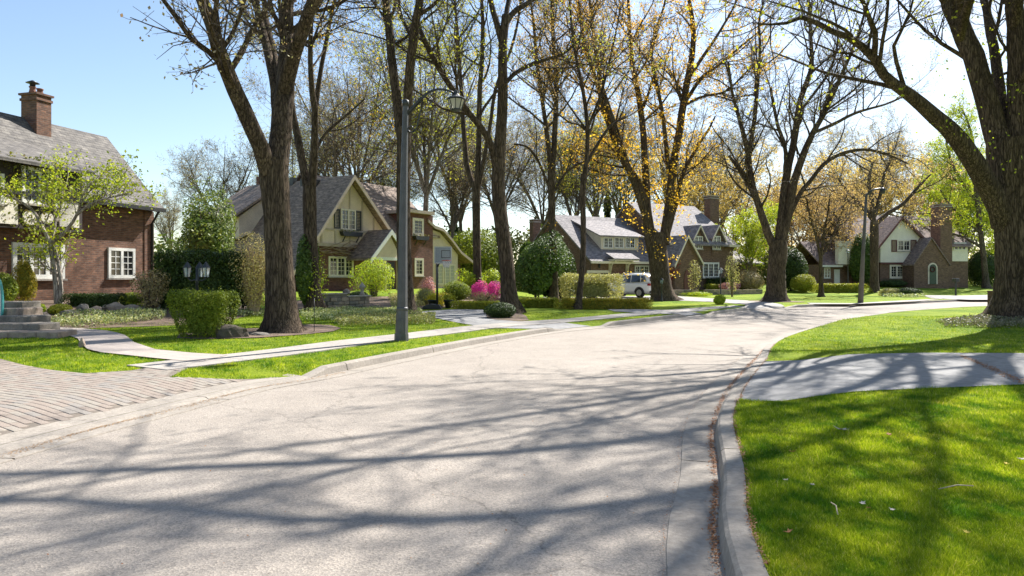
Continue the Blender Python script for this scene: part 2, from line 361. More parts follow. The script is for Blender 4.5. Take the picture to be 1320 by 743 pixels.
def tree(name, label, cat, loc, stems, bark=None, leaf=None, group=None, seed=1, d1=1.5, d2=2.4, d3=5.5, nleaf=2.0, lsize=.07, epi=0, epil=None, episp=.1, crown_from=.35,
         l1=(2.2, 5.), l2=(.8, 2.2), l3=(.4, 1.1), flare=True, up=.05, leaf_cluster=.08, knots=0, tw=.0045, dens=1.):
    """stems: lists of (x,y,z,r,...) relative to loc; the first one is the trunk"""
    rng = np.random.default_rng(seed); root = empty(name, loc, 0, label, cat, group); bark = bark or BARK
    V = []; Q = []; o = 0; SP = []; SR = []; SL = []
    for i, st in enumerate(stems):
        P, R, L = polyres(st, 22)
        if i == 0 and flare:
            zz = P[:, 2]-P[0, 2]; R = R*(1+.55*np.exp(-zz/.35))
        if i: P[1:] += rng.normal(size=(21, 3))*R[1:, None]*.06
        v, q = tubes(P[None], R[None], 14 if R[0] > .12 else 8, .05, rng)
        if i == 0 and flare:      # root buttresses
            vv = v.reshape(22, -1, 3); S = vv.shape[1]; k = rng.uniform(0, 6.28)
            lob = 1+.22*np.cos(np.arange(S)*2*np.pi/S*3+k)+.14*np.cos(np.arange(S)*2*np.pi/S*5+k*2)
            wz = np.exp(-(P[:, 2]-P[0, 2])/.28)[:, None]; c = P[:, None, :]
            vv[:] = c+(vv-c)*(1+(lob[None]-1)*wz)[..., None]
        V.append(v); Q.append(q+o); o += len(v)
        if not (i == 0 and len(stems) > 1):
            k0 = int(21*(crown_from if L > 3 else .2)); SP.append(P[k0:] if False else polyres([(*P[k], R[k]) for k in range(k0, 22, 3)]+[(*P[-1], R[-1])], 14)[0]); SR.append(np.interp(np.linspace(k0, 21, 14), np.arange(22), R)); SL.append(L*(1-k0/22))
        if knots and i == 0:
            pass
    SP = np.array(SP); SR = np.array(SR); SL = np.array(SL)
    A, AR, AL = children(SP, SR, SL, d1*dens, l1, .02, 1., (28, 62), 8, rng, up, .13)
    B, BR, BL = children(A, AR, AL, d2, l2, .15, 1., (25, 60), 5, rng, up*.8, .16)
    C, CR, CL = children(B, BR, BL, d3, l3, .1, 1., (20, 60), 3, rng, up, .2)
    v, q = tubes(A, AR, 5); V.append(v); Q.append(q+o)
    t = np_obj('trunk', np.concatenate(V), [np.concatenate(Q)], bark, root, smooth=True)
    v1, q1 = tubes(B, BR, 3); v2, q2 = tubes(C, np.maximum(CR, tw), 3)
    cr = np_obj('crown', np.concatenate([v1, v2]), [np.concatenate([q1, q2+len(v1)])], TWIG, root)
    if epi:      # tufts of new growth along the limbs
        LP = []
        for st in stems:
            P_, R_, L_ = polyres(st, 60); kk = rng.integers(6, 60, int(epi*L_)); kk = kk[P_[kk, 2] > 2.5]
            for q in kk:
                LP.append(P_[q]+rng.normal(size=(14, 3))*.2+rng.normal(size=3)*(R_[q]+episp))
        V4, Q4 = leaf_quads(np.concatenate(LP), lsize, rng, .1); np_obj('epicormic_leaf', V4, [Q4], epil or leaf, t)['kind'] = 'stuff'
    if leaf and nleaf > 0:
        k = rng.poisson(nleaf, len(C)); idx = np.repeat(np.arange(len(C)), k); tt = rng.uniform(.35, 1.05, len(idx))*2
        a = np.minimum(tt.astype(int), 1); w = (tt-a)[:, None]; p = C[idx, a]*(1-w)+C[idx, a+1]*w+rng.normal(size=(len(idx), 3))*leaf_cluster
        V4, Q4 = leaf_quads(p, lsize, rng, .1); np_obj('leaf', V4, [Q4], leaf, cr)['kind'] = 'stuff'
        cr.children  # leaves are a sub-part of the crown
    return root
def px_stems(base, Y, specs, ext=6., seed=0):
    """trace limbs of a tree standing at distance Y; spec = (drift in metres, [(px,py,width px),...]); limbs that reach the frame's top go on growing"""
    rng = random.Random(seed); out = []; seen = []
    for dr, pts in specs:
        n = len(pts); st = []; off = 0; pts = [(p[0], p[1], p[2]*.87) for p in pts]
        if seen: off = min(seen, key=lambda q: (q[0]-pts[0][0])**2+(q[1]-pts[0][1])**2)[2]
        for i, (px, py, w) in enumerate(pts):
            yy = Y+off+dr*(i/max(1, n-1))
            if i: seen += [(q0[0]+(px-q0[0])*t/6, q0[1]+(py-q0[1])*t/6, q0[2]+(yy-Y-q0[2])*t/6) for t in range(1, 7)]
            q0 = (px, py, yy-Y)
            p = at(px, py, yy); st.append((p.x-base.x, p.y-base.y, p.z-base.z, w*yy/F/2))
        if pts[-1][1] <= 5 and ext:
            a = Vector(st[-2][:3]); b = Vector(st[-1][:3]); d = (b-a).normalized(); r = st[-1][3]
            for k in (1, 2, 3):
                d = (d+Vector((rng.uniform(-.25, .25), rng.uniform(-.25, .25), .1))).normalized(); b = b+d*ext/3; st.append((b.x, b.y, b.z, max(.02, r*(1-.28*k))))
        out.append(st)
    return out
def gen_stems(h, r, rng, fork=.3, n=4, lean=.25):
    tz = h*fork; tx, ty = rng.uniform(-.3, .3), rng.uniform(-.3, .3)
    out = [[(0, 0, -.1, r), (tx*.3, ty*.3, tz*.5, r*.85), (tx, ty, tz, r*.75)]]
    a0 = rng.uniform(0, 6.28)
    for i in range(n):
        a = a0+i*6.28/n+rng.uniform(-.4, .4); s = rng.uniform(.6, 1.3)*lean*(h-tz); hh = h*rng.uniform(.8, 1)
        if i == 0: s *= .25
        out.append([(tx, ty, tz*.97, r*.6), (tx+math.cos(a)*s*.35, ty+math.sin(a)*s*.35, tz+(hh-tz)*.35, r*.42),
                    (tx+math.cos(a)*s*.75, ty+math.sin(a)*s*.75, tz+(hh-tz)*.7, r*.25), (tx+math.cos(a)*s, ty+math.sin(a)*s, hh, .025)])
    return out
# ================================================================= ground, road, kerbs
def grassmat(name):
    m, t, b = node_mat(name); b.inputs['Roughness'].default_value = .9; b.inputs['Specular IOR Level'].default_value = .1
    v = coords(t, 'Object'); a = ramp(t, noise(t, v, .35, 5), [(.11, .19, .012), (.27, .33, .03)], [.35, .65])
    bb = ramp(t, noise(t, v, 2.2, 6, .7), [(.6, .7, .5), (1.35, 1.25, 1.2)], [.3, .7]); c = mixc(t, .85, a, bb, 'MULTIPLY')
    vs = coords(t, 'Object', (1, 1, 1)); f = noise(t, vs, 45, 4, .7); c = mixc(t, .8, c, ramp(t, f, [(.45, .5, .4), (1.5, 1.45, 1.3)], [.3, .7]), 'MULTIPLY')
    dry = ramp(t, noise(t, v, 1.1, 8, .7), [(0, 0, 0), (1, 1, 1)], [.6, .74]); c = mixc(t, dry, c, (.2, .2, .07))
    t.links.new(c, b.inputs['Base Color']); bump(t, f, b, .8, .05); return m
GRASS = grassmat('lawn_grass')
SOIL = M('garden_soil', (.13, .085, .055), (.2, .14, .1), 2.5, .95, .8)
def roadmat():
    m, t, b = node_mat('old_asphalt'); b.inputs['Roughness'].default_value = .9; b.inputs['Specular IOR Level'].default_value = .25
    v = coords(t, 'Object'); c = ramp(t, noise(t, v, .22, 6), [(.28, .245, .21), (.34, .3, .258)], [.3, .7])
    c = mixc(t, .8, c, ramp(t, noise(t, v, 1.6, 8, .7), [(.86,)*3, (1.12,)*3], [.3, .7]), 'MULTIPLY')
    vo = t.nodes.new('ShaderNodeTexVoronoi'); vo.inputs['Scale'].default_value = 75; t.links.new(v, vo.inputs['Vector'])
    c = mixc(t, .55, c, ramp(t, vo.outputs['Color'], [(.45, .44, .43), (1., 1., 1.), (1.5, 1.45, 1.35)], [0, .5, 1]), 'MULTIPLY')
    c = mixc(t, .6, c, ramp(t, noise(t, v, 140, 3, .8), [(.4,)*3, (1.1,)*3, (1.5,)*3], [.3, .5, .7]), 'MULTIPLY')
    vd = t.nodes.new('ShaderNodeTexVoronoi'); vd.inputs['Scale'].default_value = 9; t.links.new(v, vd.inputs['Vector'])
    c = mixc(t, 1., c, ramp(t, vd.outputs['Distance'], [(.3, .27, .24), (1, 1, 1)], [.035, .06]), 'MULTIPLY')
    # long thin cracks
    vc = t.nodes.new('ShaderNodeTexVoronoi'); vc.feature = 'DISTANCE_TO_EDGE'; vc.inputs['Scale'].default_value = .16
    vw = t.nodes.new('ShaderNodeVectorMath'); vw.operation = 'ADD'; t.links.new(v, vw.inputs[0])
    t.links.new(noise(t, v, 1.2, 6, .6, 'Color'), vw.inputs[1]); t.links.new(vw.outputs[0], vc.inputs['Vector'])
    c = mixc(t, 1., c, ramp(t, vc.outputs['Distance'], [(.72,)*3, (1, 1, 1)], [.0015, .004]), 'MULTIPLY')
    t.links.new(c, b.inputs['Base Color']); bump(t, vo.outputs['Distance'], b, .5, .006); return m
ROAD = roadmat()
CONC = M('kerb_concrete', (.35, .305, .255), (.28, .245, .205), 1.5, .9, .35, bscale=60)
WALKC = M('sidewalk_concrete', (.4, .36, .31), (.31, .28, .25), 1.2, .9, .3, bscale=50)
ASPH = M('driveway_asphalt', (.3, .29, .28), (.22, .215, .21), .6, .92, .5, bscale=90)
ASPH2 = M('far_driveway', (.36, .33, .3), (.28, .26, .24), .6, .92, .3)
JOINT = M('joint_sand', (.11, .09, .07), rough=.95)
base = sheet('ground', [(-250, -60), (250, -60), (250, 420), (-250, 420)], GRASS, 60, -.35, None)
LK = resample([(-5.6, -30), (-5.5, -5), (-5.2, 2), (-4.65, 6.2), (-4.19, 8.19), (-3.72, 9.92), (-3.2, 10.8), (-2.35, 12.9), (-1.08, 15.8), (-.39, 17.2), (.89, 19.6), (1.95, 21), (3.4, 22.6),
     (6.57, 27), (8.6, 29.3), (10.7, 32.2), (13.3, 34.9), (16, 37), (18.9, 38.6), (23.2, 41), (29.5, 45.4), (33, 47.6), (60, 64), (100, 86)], .5)
RK = resample([(-.2, -30), (.15, -5), (.6, 0), (1.13, 3.6), (1.62, 5.3), (2.05, 6.9), (2.4, 7.9), (3.2, 9.92), (4.71, 13.16), (6.2, 16.2), (8.25, 19.4), (11.0, 23.2), (14.1, 26.9), (17.0, 29.9), (21.4, 33.4), (25.5, 36), (50, 50), (90, 72)], .5)
sheet('road', [tuple(p) for p in LK]+[tuple(p) for p in RK[::-1]], ROAD, 3., 0., None)
def kh(x, y): return .13-.105*dip(x, y)
def kerb(name, P, side, label):
    N = normals2(P)*side; root = empty(name, (0, 0, 0)); root['kind'] = 'structure'
    V = []; 
    gut = []; hs = kh(P[:, 0], P[:, 1])
    n = len(P); prof = lambda h: [(-.31, .002), (-.305, .012), (-.02, .006), (0, .008), (.025, h*.85), (.05, h+.004), (.175, h+.006), (.18, h-.1)]
    K = 8; step = 6
    for s in range(0, n-1, step):
        e = min(n-1, s+step); vs = []
        for i in range(s, e+1):
            pt = P[i].copy()
            if i == s and s > 0: pt = pt+(P[i+1]-P[i])*.016
            if i == e and e < n-1: pt = pt-(P[i]-P[i-1])*.016
            vs += [(pt[0]+N[i][0]*o, pt[1]+N[i][1]*o, z) for o, z in prof(hs[i])]
        m = e-s+1; fs = [(i*K+k, i*K+k+1, (i+1)*K+k+1, (i+1)*K+k) for i in range(m-1) for k in range(K-1)]
        mb = MB(); mb.add(vs, fs)
        if P[s][1] < 60: mb.build('kerb_section', CONC, root)
    return root
kerb('kerb_right', RK, 1, ''); kerb('kerb_left', LK, -1, '')
def lawn(name, P, side, d, dists):
    N = normals2(P)*side; B = P+N*.178; V = []
    for k in dists: V.append(np.stack([B[:, 0]+d[0]*k, B[:, 1]+d[1]*k], 1))
    V = np.array(V); z = H(V[..., 0], V[..., 1]); z[0] = kh(P[:, 0], P[:, 1])-.001
    X = np.concatenate([V, z[..., None]], 2); m, n = X.shape[:2]; i = np.arange(m*n).reshape(m, n)
    q = np.stack([i[:-1, :-1], i[1:, :-1], i[1:, 1:], i[:-1, 1:]], -1).reshape(-1, 4)
    if side < 0: q = q[:, ::-1]
    o = np_obj(name, X.reshape(-1, 3), [q[:, ::-1]], GRASS, smooth=True); o['kind'] = 'structure'; return o
DS = list(np.arange(0, 16, .5))+list(np.arange(16, 46, 1.))+[50, 60, 75, 95, 130, 180]
lawn('lawn_right', RK, 1, (.95, -.3), [0, .1, .25, .5, 1, 1.5, 2, 3, 4, 5, 6, 7, 8, 9, 10, 11, 12, 13, 14, 15, 16, 18, 20, 24, 30, 40, 60, 90])
lawn('lawn_left', LK, -1, (-.894, .447), [0, .1, .25]+DS[1:])
# ---- driveways and walks, traced on the ground
def gp(L): return [tuple(g(*p)[:2]) for p in L]
DW1 = gp([(0, 463), (35, 472), (70, 478), (110, 482), (170, 478), (233, 467), (262, 468), (240, 477), (219, 487)])
i0 = int(np.argmin(np.abs(LK[:, 1]-3.2))); i1 = int(np.argmin(np.abs(LK[:, 1]-10.95)))
lkb = LK-normals2(LK)*.185
DW1 = DW1+[tuple(g(300, 489.5)[:2])]+[tuple(lkb[i]) for i in range(i1, i0-1, -1)]+[(-9, 2.4), (-17, 1), (-17, 15)]
sheet('driveway_bed', DW1, M('bedding_sand', (.2, .165, .13), (.15, .125, .1), 5, .95), .2, .006)
RDW = [tuple(p) for p in (RK+normals2(RK)*.185)[(RK[:, 1] > 8.6) & (RK[:, 1] < 13.1)]]
sheet('driveway_asphalt_right', RDW+[(8, 13.25), (12, 13.1), (17, 12.7), (17, 10.9), (12, 10.4), (7.1, 9.35), (5, 8.9), (3.4, 8.55)], ASPH, .5, .012)
def kseg(a, b):
    return [tuple(p) for p in lkb[(LK[:, 1] > a) & (LK[:, 1] < b)]]
DW2 = gp([(541, 402), (580, 399.5), (622, 399), (632, 410), (662, 414.5), (700, 416.5), (727, 416.5)])+kseg(19.9, 22.0)[::-1]+gp([(690, 424.5), (628, 423.5), (616, 421), (575, 413.5), (545, 407)])
sheet('driveway_asphalt_left', DW2, ASPH, .5, .014)
DW3 = gp([(782, 399), (815, 398.6), (842, 400), (882, 400.2), (915, 401.0), (888, 402.3)])+kseg(27.2, 29.0)[::-1]+gp([(862, 405.5), (825, 404), (792, 402)])
sheet('driveway_far', DW3, ASPH, .6, .016)
DW4 = gp([(700, 383.4), (800, 382.5), (862, 381), (930, 386), (975, 388.4), (1000, 391.5)])+kseg(32.8, 36.2)[::-1]+gp([(962, 393), (925, 390), (862, 387.4), (800, 388), (700, 388.5)])
sheet('driveway_forecourt', DW4, ASPH2, .6, .018)
DW5 = gp([(1190, 381), (1240, 381.5), (1300, 380), (1340, 380), (1340, 387.2), (1300, 387), (1250, 387), (1200, 385)])
sheet('driveway_distant', DW5, ASPH2, 1.5, .02)
# ---- pavers of the near driveway
PAVM = [M('paver_sand', (.31, .27, .225), (.26, .225, .185), 3, .85, .3, bscale=60), M('paver_pink', (.3, .245, .2), (.25, .2, .165), 3, .85, .3, bscale=60), M('paver_grey', (.29, .255, .22), (.23, .205, .18), 3, .85, .3, bscale=60)]
def paver_mesh(l, w, h, mat):
    mb = MB(); b = .004; mb.add([(-l/2, -w/2, -h), (l/2, -w/2, -h), (l/2, w/2, -h), (-l/2, w/2, -h), (-l/2, -w/2, -b), (l/2, -w/2, -b), (l/2, w/2, -b), (-l/2, w/2, -b),
        (-l/2+b, -w/2+b, 0), (l/2-b, -w/2+b, 0), (l/2-b, w/2-b, 0), (-l/2+b, w/2-b, 0)],
        [(0,1,5,4),(1,2,6,5),(2,3,7,6),(3,0,4,7),(4,5,9,8),(5,6,10,9),(6,7,11,10),(7,4,8,11),(8,9,10,11)])
    o = mb.build('paver', mat); me = o.data; bpy.data.objects.remove(o); return me
pl, pw = .21, .105
PM = [paver_mesh(pl-.006, pw-.006, .04, m) for m in PAVM]
e1 = np.array([.9, -.44]); e1 /= np.linalg.norm(e1); e2 = np.array([-e1[1], e1[0]]); cells = []
prow = random.Random(3)
for r in range(-180, 180):
    off = (r % 2)*pl/2
    for c in range(-100, 90):
        p = np.array([-7., 8.])+e1*(c*pl+off)+e2*(r*pw)
        if -13.5 < p[0] < -2 and 2.8 < p[1] < 14: cells.append((p[0], p[1], r))
cx = np.array([c[0] for c in cells]); cy = np.array([c[1] for c in cells])
ins = inpoly(DW1, cx, cy)
for dx, dy in ((.12, -.06), (-.12, .06), (.03, .06), (-.03, -.06)): ins &= inpoly(DW1, cx+dx, cy+dy)
stripw = [tuple(p) for p in lkb[i0:i1+1]]+[tuple(p) for p in (LK-normals2(LK)*.5)[i0:i1+1][::-1]]; ins &= ~inpoly(stripw, cx, cy)
cells = [c for c, k in zip(cells, ins) if k and 660+F*c[0]/c[1] > -260]
vis = sorted([c for c in cells if c[0]/c[1]*F+660 > 0], key=lambda c: c[0]**2+c[1]**2)
near = set(vis[:300]); pav = empty('driveway_pavers'); pav['kind'] = 'structure'; rest = MB(); RV = [[], [], []]
az = math.atan2(e1[1], e1[0])
for c in cells:
    k = prow.choices([0, 1, 2], [5, 4, 2] if (c[2]//6) % 3 else [1, 7, 1])[0]; z = Hf(c[0], c[1])+.014+prow.uniform(-.002, .002)
    if c in near:
        o = bpy.data.objects.new('paver', PM[k]); gx = (Hf(c[0]+.1, c[1])-Hf(c[0]-.1, c[1]))/.2; gy = (Hf(c[0], c[1]+.1)-Hf(c[0], c[1]-.1))/.2; o.location = (c[0], c[1], z); q_ = Vector((0, 0, 1)).rotation_difference(Vector((-gx+prow.uniform(-.006, .006), -gy, 1))); o.rotation_mode = 'QUATERNION'; o.rotation_quaternion = q_ @ Matrix.Rotation(az+prow.uniform(-.01, .01), 3, 'Z').to_quaternion(); link(o, pav)
    else: RV[k].append((c[0], c[1], z))
pv = np.array([v.co for v in PM[0].vertices]); pf = [tuple(p.vertices) for p in PM[0].polygons]
rot = np.array([[math.cos(az), -math.sin(az)], [math.sin(az), math.cos(az)]]); pvr = pv.copy(); pvr[:, :2] = pv[:, :2]@rot.T
AV = []; AQ = []; MI = []; o_ = 0
for k in range(3):
    for p in RV[k]:
        vv = pvr+np.array(p); vv[:, 2] += H(vv[:, 0], vv[:, 1])-Hf(p[0], p[1]); AV.append(vv); AQ.append(np.array(pf)+o_); MI += [k]*len(pf); o_ += len(pvr)
np_obj('paver_field', np.concatenate(AV), [np.concatenate(AQ)], PAVM, pav, MI)['kind'] = 'stuff'
lk2 = LK-normals2(LK)*.176; ledge = LK-normals2(LK)*.46; sel = range(i0, i1+1)
sheet('driveway_edging', [tuple(lk2[i]) for i in sel]+[tuple(ledge[i]) for i in list(sel)[::-1]], CONC, .25, .0075)
# ---- sidewalk slabs
sw = resample([(-5.9, 11.0), (-5.24, 12.1), (-4.46, 13.4), (-3.65, 15.2), (-2.85, 16.6), (-2.25, 17.6), (-1.0, 19.9), (.5, 21.9), (2.2, 23.6), (5.3, 27.6), (8.8, 31.9), (12.0, 35.3)], .75)
swn = normals2(sw); root = empty('sidewalk'); root['kind'] = 'structure'
wid = .56
for i in range(0, len(sw)-2, 2):
    mb = MB(); vs = []
    for j in (i, i+1, i+2):
        p = sw[j].copy()
        if j == i: p += (sw[j+1]-sw[j])*.012
        if j == i+2: p -= (sw[j]-sw[j-1])*.012
        for s in (-1, 1):
            q = p+swn[j]*wid*s*(1 if s > 0 else 1); vs.append((q[0], q[1], Hf(*q)+.024)); vs.append((q[0], q[1], Hf(*q)-.06))
    f = []
    for k in (0, 1):
        a = k*4; f += [(a, a+2, a+6, a+4), (a, a+4, a+5, a+1), (a+2, a+3, a+7, a+6)]
    f += [(0, 1, 3, 2), (8, 10, 11, 9)]
    mb.add(vs, f); mb.build('slab', WALKC, root)
sheet('sidewalk_bed', [tuple(p) for p in sw-swn*(wid-.01)]+[tuple(p) for p in (sw+swn*(wid-.01))[::-1]], JOINT, .5, .010)
# second sidewalk on the far bend
sheet('sidewalk_far', gp([(1040, 391), (1100, 391.4), (1160, 388), (1220, 385.2), (1180, 389), (1100, 392.6), (1045, 392.6)]), WALKC, 1., .02)
# ---- curved front walk of the near left house
WK = gp([(30, 423), (67, 423), (105, 424.5), (133, 427), (150, 430), (162, 434), (173, 443), (200, 452), (250, 457), (294, 459.5), (262, 468), (233, 467), (167, 460), (130, 456), (113, 452), (105, 445), (100, 438), (83, 432), (55, 429), (30, 428)])
sheet('front_walk', WK, M('walk_pavers', (.42, .36, .31), (.34, .29, .26), 4, .9, .3), .35, .03)
# garden bed under the first maple and other soil
def blob(c, rx, ry, n=18, seed=0, rot=0):
    r = random.Random(seed); o = []
    for k in range(n):
        a = k*2*math.pi/n; s = r.uniform(.85, 1.15); x, y = math.cos(a)*rx*s, math.sin(a)*ry*s
        o.append((c[0]+x*math.cos(rot)-y*math.sin(rot), c[1]+x*math.sin(rot)+y*math.cos(rot)))
    return o
BED1 = gp([(232, 431), (262, 428), (300, 425), (345, 424), (400, 419), (425, 420), (440, 424), (430, 428), (395, 432), (340, 436), (290, 437.5), (250, 438), (228, 437)])
sheet("soil_bed", BED1, SOIL, .3, .022)
b2 = gp([(626, 404), (640, 402), (668, 403), (678, 408), (682, 414), (668, 415), (640, 413), (628, 411)])
sheet('soil_bed', b2, SOIL, .3, .024)
sheet('soil_bed', gp([(0, 428), (25, 429), (42, 431), (35, 433), (14, 436), (0, 438)]), SOIL, .3, .02)
sheet('soil_bed', blob(g(1000, 389), 1.5, 1.6, seed=4), SOIL, .4, .02)
hb = [(-30, 15), (-16, 14), (-12.9, 17.0), (-11.5, 18.6), (-9, 20.5), (-9.5, 26), (-13, 33), (-30, 36)]
sheet('garden_bed', hb, SOIL, .6, .012)
hb2 = gp([(385, 400), (440, 396), (520, 399), (540, 398), (600, 396), (660, 394), (655, 380), (520, 382), (440, 384), (380, 388)])
sheet('garden_bed', hb2, SOIL, 1., .014)
# ================================================================= houses
BR1 = brickmat('brick_dark', (.215, .1, .056), (.12, .056, .034), (.15, .11, .085))
BR2 = brickmat('brick_red', (.2, .075, .055), (.13, .05, .04), (.13, .09, .07))
BR3 = brickmat('brick_brown', (.2, .115, .075), (.13, .075, .05), (.17, .13, .1))
def roofmat(name, c1, c2): return brickmat(name, c1, c2, tuple(v*.4 for v in c1), .34, .16, .012, .8)
RF1 = roofmat('shingle_grey', (.16, .152, .14), (.115, .108, .1))
RF2 = roofmat('shingle_brown', (.29, .22, .175), (.2, .15, .12))
RF3 = roofmat('shingle_slate', (.29, .27, .27), (.21, .2, .21))
RF4 = roofmat('shingle_rose', (.3, .23, .21), (.22, .165, .15))
WHITE = M('white_paint', (.78, .77, .72), (.7, .69, .64), 2, .5); CREAM = M('cream_paint', (.74, .66, .54), (.66, .59, .48), 2, .55)
STUC = M('beige_stucco', (.68, .555, .44), (.6, .48, .38), 1.5, .9, .2, bscale=40); STUW = M('white_stucco', (.84, .78, .67), (.76, .7, .6), 1.5, .9, .2, bscale=40)
TIMB = M('beige_timber', (.46, .37, .29), (.4, .32, .25), 3, .8); DARKT = M('dark_timber', (.05, .035, .03), (.03, .022, .02), 3, .7)
BLK = M('black_paint', (.02, .02, .022), (.03, .03, .032), 3, .45); BROWNP = M('brown_door', (.16, .05, .03), (.11, .035, .02), 2, .5)
MAROON = M('maroon_paint', (.13, .04, .035), (.1, .03, .03), 2, .6); CAPST = M('cut_stone', (.42, .38, .33), (.3, .27, .24), 4, .9, .4)
CURT = M('curtain', (.5, .48, .43), (.35, .33, .3), 3, .9, kind='Object', stretch=(14, 14, .5))
gm, gt, gb = node_mat('window_glass'); gb.inputs['Base Color'].default_value = (.018, .022, .026, 1); gb.inputs['Roughness'].default_value = .06; gb.inputs['Specular IOR Level'].default_value = .8
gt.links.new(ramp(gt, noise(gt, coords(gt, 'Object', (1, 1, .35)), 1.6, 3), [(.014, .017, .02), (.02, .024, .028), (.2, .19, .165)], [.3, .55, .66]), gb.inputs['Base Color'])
bump(gt, noise(gt, coords(gt, 'Object'), 1.2, 2), gb, .04, .05); GLASS = gm
class House:
    def __init__(s, name, ox, oy, deg, zb, label, group=None):
        s.a = math.radians(deg); s.o = (ox, oy); s.zb = zb
        s.root = empty(name, (ox, oy, zb), s.a, label, 'house', group)
    def pix(s, px, py, y=0.):
        """pixel -> (u, z) on the vertical plane at local depth y"""
        c, n = math.cos(s.a), math.sin(s.a); X0 = s.o[0]-n*y; Y0 = s.o[1]+c*y; k = (px-660)/F
        u = (k*Y0-X0)/(c-k*n); Y = Y0+u*n; return u, EYE-(py-HZ)*Y/F-s.zb
    def u(s, px, y=0.): return s.pix(px, 358, y)[0]
    def z(s, px, py, y=0.): return s.pix(px, py, y)[1]
def window(root, u0, u1, z0, z1, y=0., sashes=2, nx=2, nz=4, mat=None, fw=.09, sill=True, glass=None, name='window', head=False, sillmat=None):
    """a frame standing proud of the wall, its glazing bars, and one pane per sash"""
    mat = mat or WHITE; f = MB(); yo = y-.07
    f.box(u0, u1, yo, y+.02, z1-fw, z1); f.box(u0, u1, yo, y+.02, z0, z0+fw); sw_ = (u1-u0-fw)/sashes
    for i in range(sashes+1): a = u0+i*sw_; f.box(a, a+fw, yo+.002, y+.02, z0+fw, z1-fw)
    o = f.build(name, mat, root)
    for i in range(sashes):
        a, b = u0+i*sw_+fw, u0+(i+1)*sw_; p = MB(); p.box(a, b, y-.022, y-.008, z0+fw, z1-fw); p.build('pane', glass or GLASS, o)
        if nx*nz > 1:
            g_ = MB(); t = .028
            if nx == 1:
                for k in range(1, nz): q_ = MB(); c = z0+fw+(z1-z0-2*fw)*k/nz; q_.box(a, b, y-.045, y-.0215, c-t/2, c+t/2); q_.build('glazing_bar', mat, o)
                continue
            for k in range(1, nx): c = a+(b-a)*k/nx; g_.box(c-t/2, c+t/2, y-.048, y-.021, z0+fw, z1-fw)
            for k in range(1, nz): c = z0+fw+(z1-z0-2*fw)*k/nz; g_.box(a, b, y-.045, y-.0215, c-t/2, c+t/2)
            g_.build('glazing_bar', mat, o)
    if sill: s_ = MB(); s_.box(u0-.06, u1+.06, y-.13, y+.02, z0-.07, z0-.001); s_.build('sill', sillmat or CAPST, o)
    return o
def pwin(h, px0, px1, pt, pb, y=0., **k):
    pc = (px0+px1)/2; u0, u1 = h.u(px0, y), h.u(px1, y); return window(h.root, u0, u1, h.z(pc, pb, y), h.z(pc, pt, y), y, **k)
def shutter(root, u0, u1, z0, z1, y, mat):
    m = MB(); m.box(u0, u0+.07, y-.06, y, z0, z1); m.box(u1-.07, u1, y-.06, y, z0, z1); m.box(u0+.07, u1-.07, y-.058, y, z0, z0+.08); m.box(u0+.07, u1-.07, y-.058, y, z1-.08, z1)
    n = max(3, int((z1-z0-.16)/.09))
    for i in range(n): z = z0+.08+(z1-z0-.16)*(i+.5)/n; m.prism([(y-.045, z-.03), (y-.012, z+.03), (y-.002, z+.03), (y-.035, z-.03)], u0+.07, u1-.07, 'x')
    return m.build('shutter', mat, root)
def roof_x(root, u0, u1, prof, mat, th=.16, name='roof'):
    """roof running along u; prof is its outer line in (y,z) from front eave to back eave"""
    m = MB(); low = [(p[0], p[1]-th) for p in prof]; m.prism(list(prof)+low[::-1], u0, u1, 'x'); return m.build(name, mat, root)
def roof_y(root, y0, y1, prof, mat, th=.16, name='roof'):
    m = MB(); low = [(p[0], p[1]-th) for p in prof]; m.prism(list(prof)+low[::-1], y0, y1, 'y'); return m.build(name, mat, root)
def bargeboard(root, y0, y1, pts, mat, h=.22, name='bargeboard'):
    m = MB()
    for a, b in zip(pts[:-1], pts[1:]): m.prism([a, b, (b[0], b[1]-h), (a[0], a[1]-h)], y0, y1, 'y')
    return m.build(name, mat, root)
def chimney(root, u0, u1, y0, y1, z0, z1, brick, pots=2, cap=True, capm=None):
    m = MB(); m.box(u0, u1, y0, y1, z0, z1); c = m.build('chimney', brick, root)
    m = MB(); m.box(u0-.04, u1+.04, y0-.04, y1+.04, z1-.22, z1-.12); m.box(u0-.07, u1+.07, y0-.07, y1+.07, z1+.001, z1+.08); m.build('chimney_cap', capm or CAPST, c)
    for k in range(pots):
        x = u0+(u1-u0)*(k+.5)/pots; m = MB(); m.lathe([(.14, 0), (.12, .08), (.1, .2), (.13, .22), (.13, .26), (.08, .26)], (x, (y0+y1)/2, z1+.1), 12); m.build('chimney_pot', M('terracotta', (.26, .12, .08), (.18, .09, .065), 3, .8), c)
        if k == 0 and cap:
            m = MB(); m.lathe([(.1, .0), (.1, .12), (.25, .14), (.02, .26)], (x, (y0+y1)/2, z1+.36), 10); m.build('rain_cap', BLK, c)
    return c
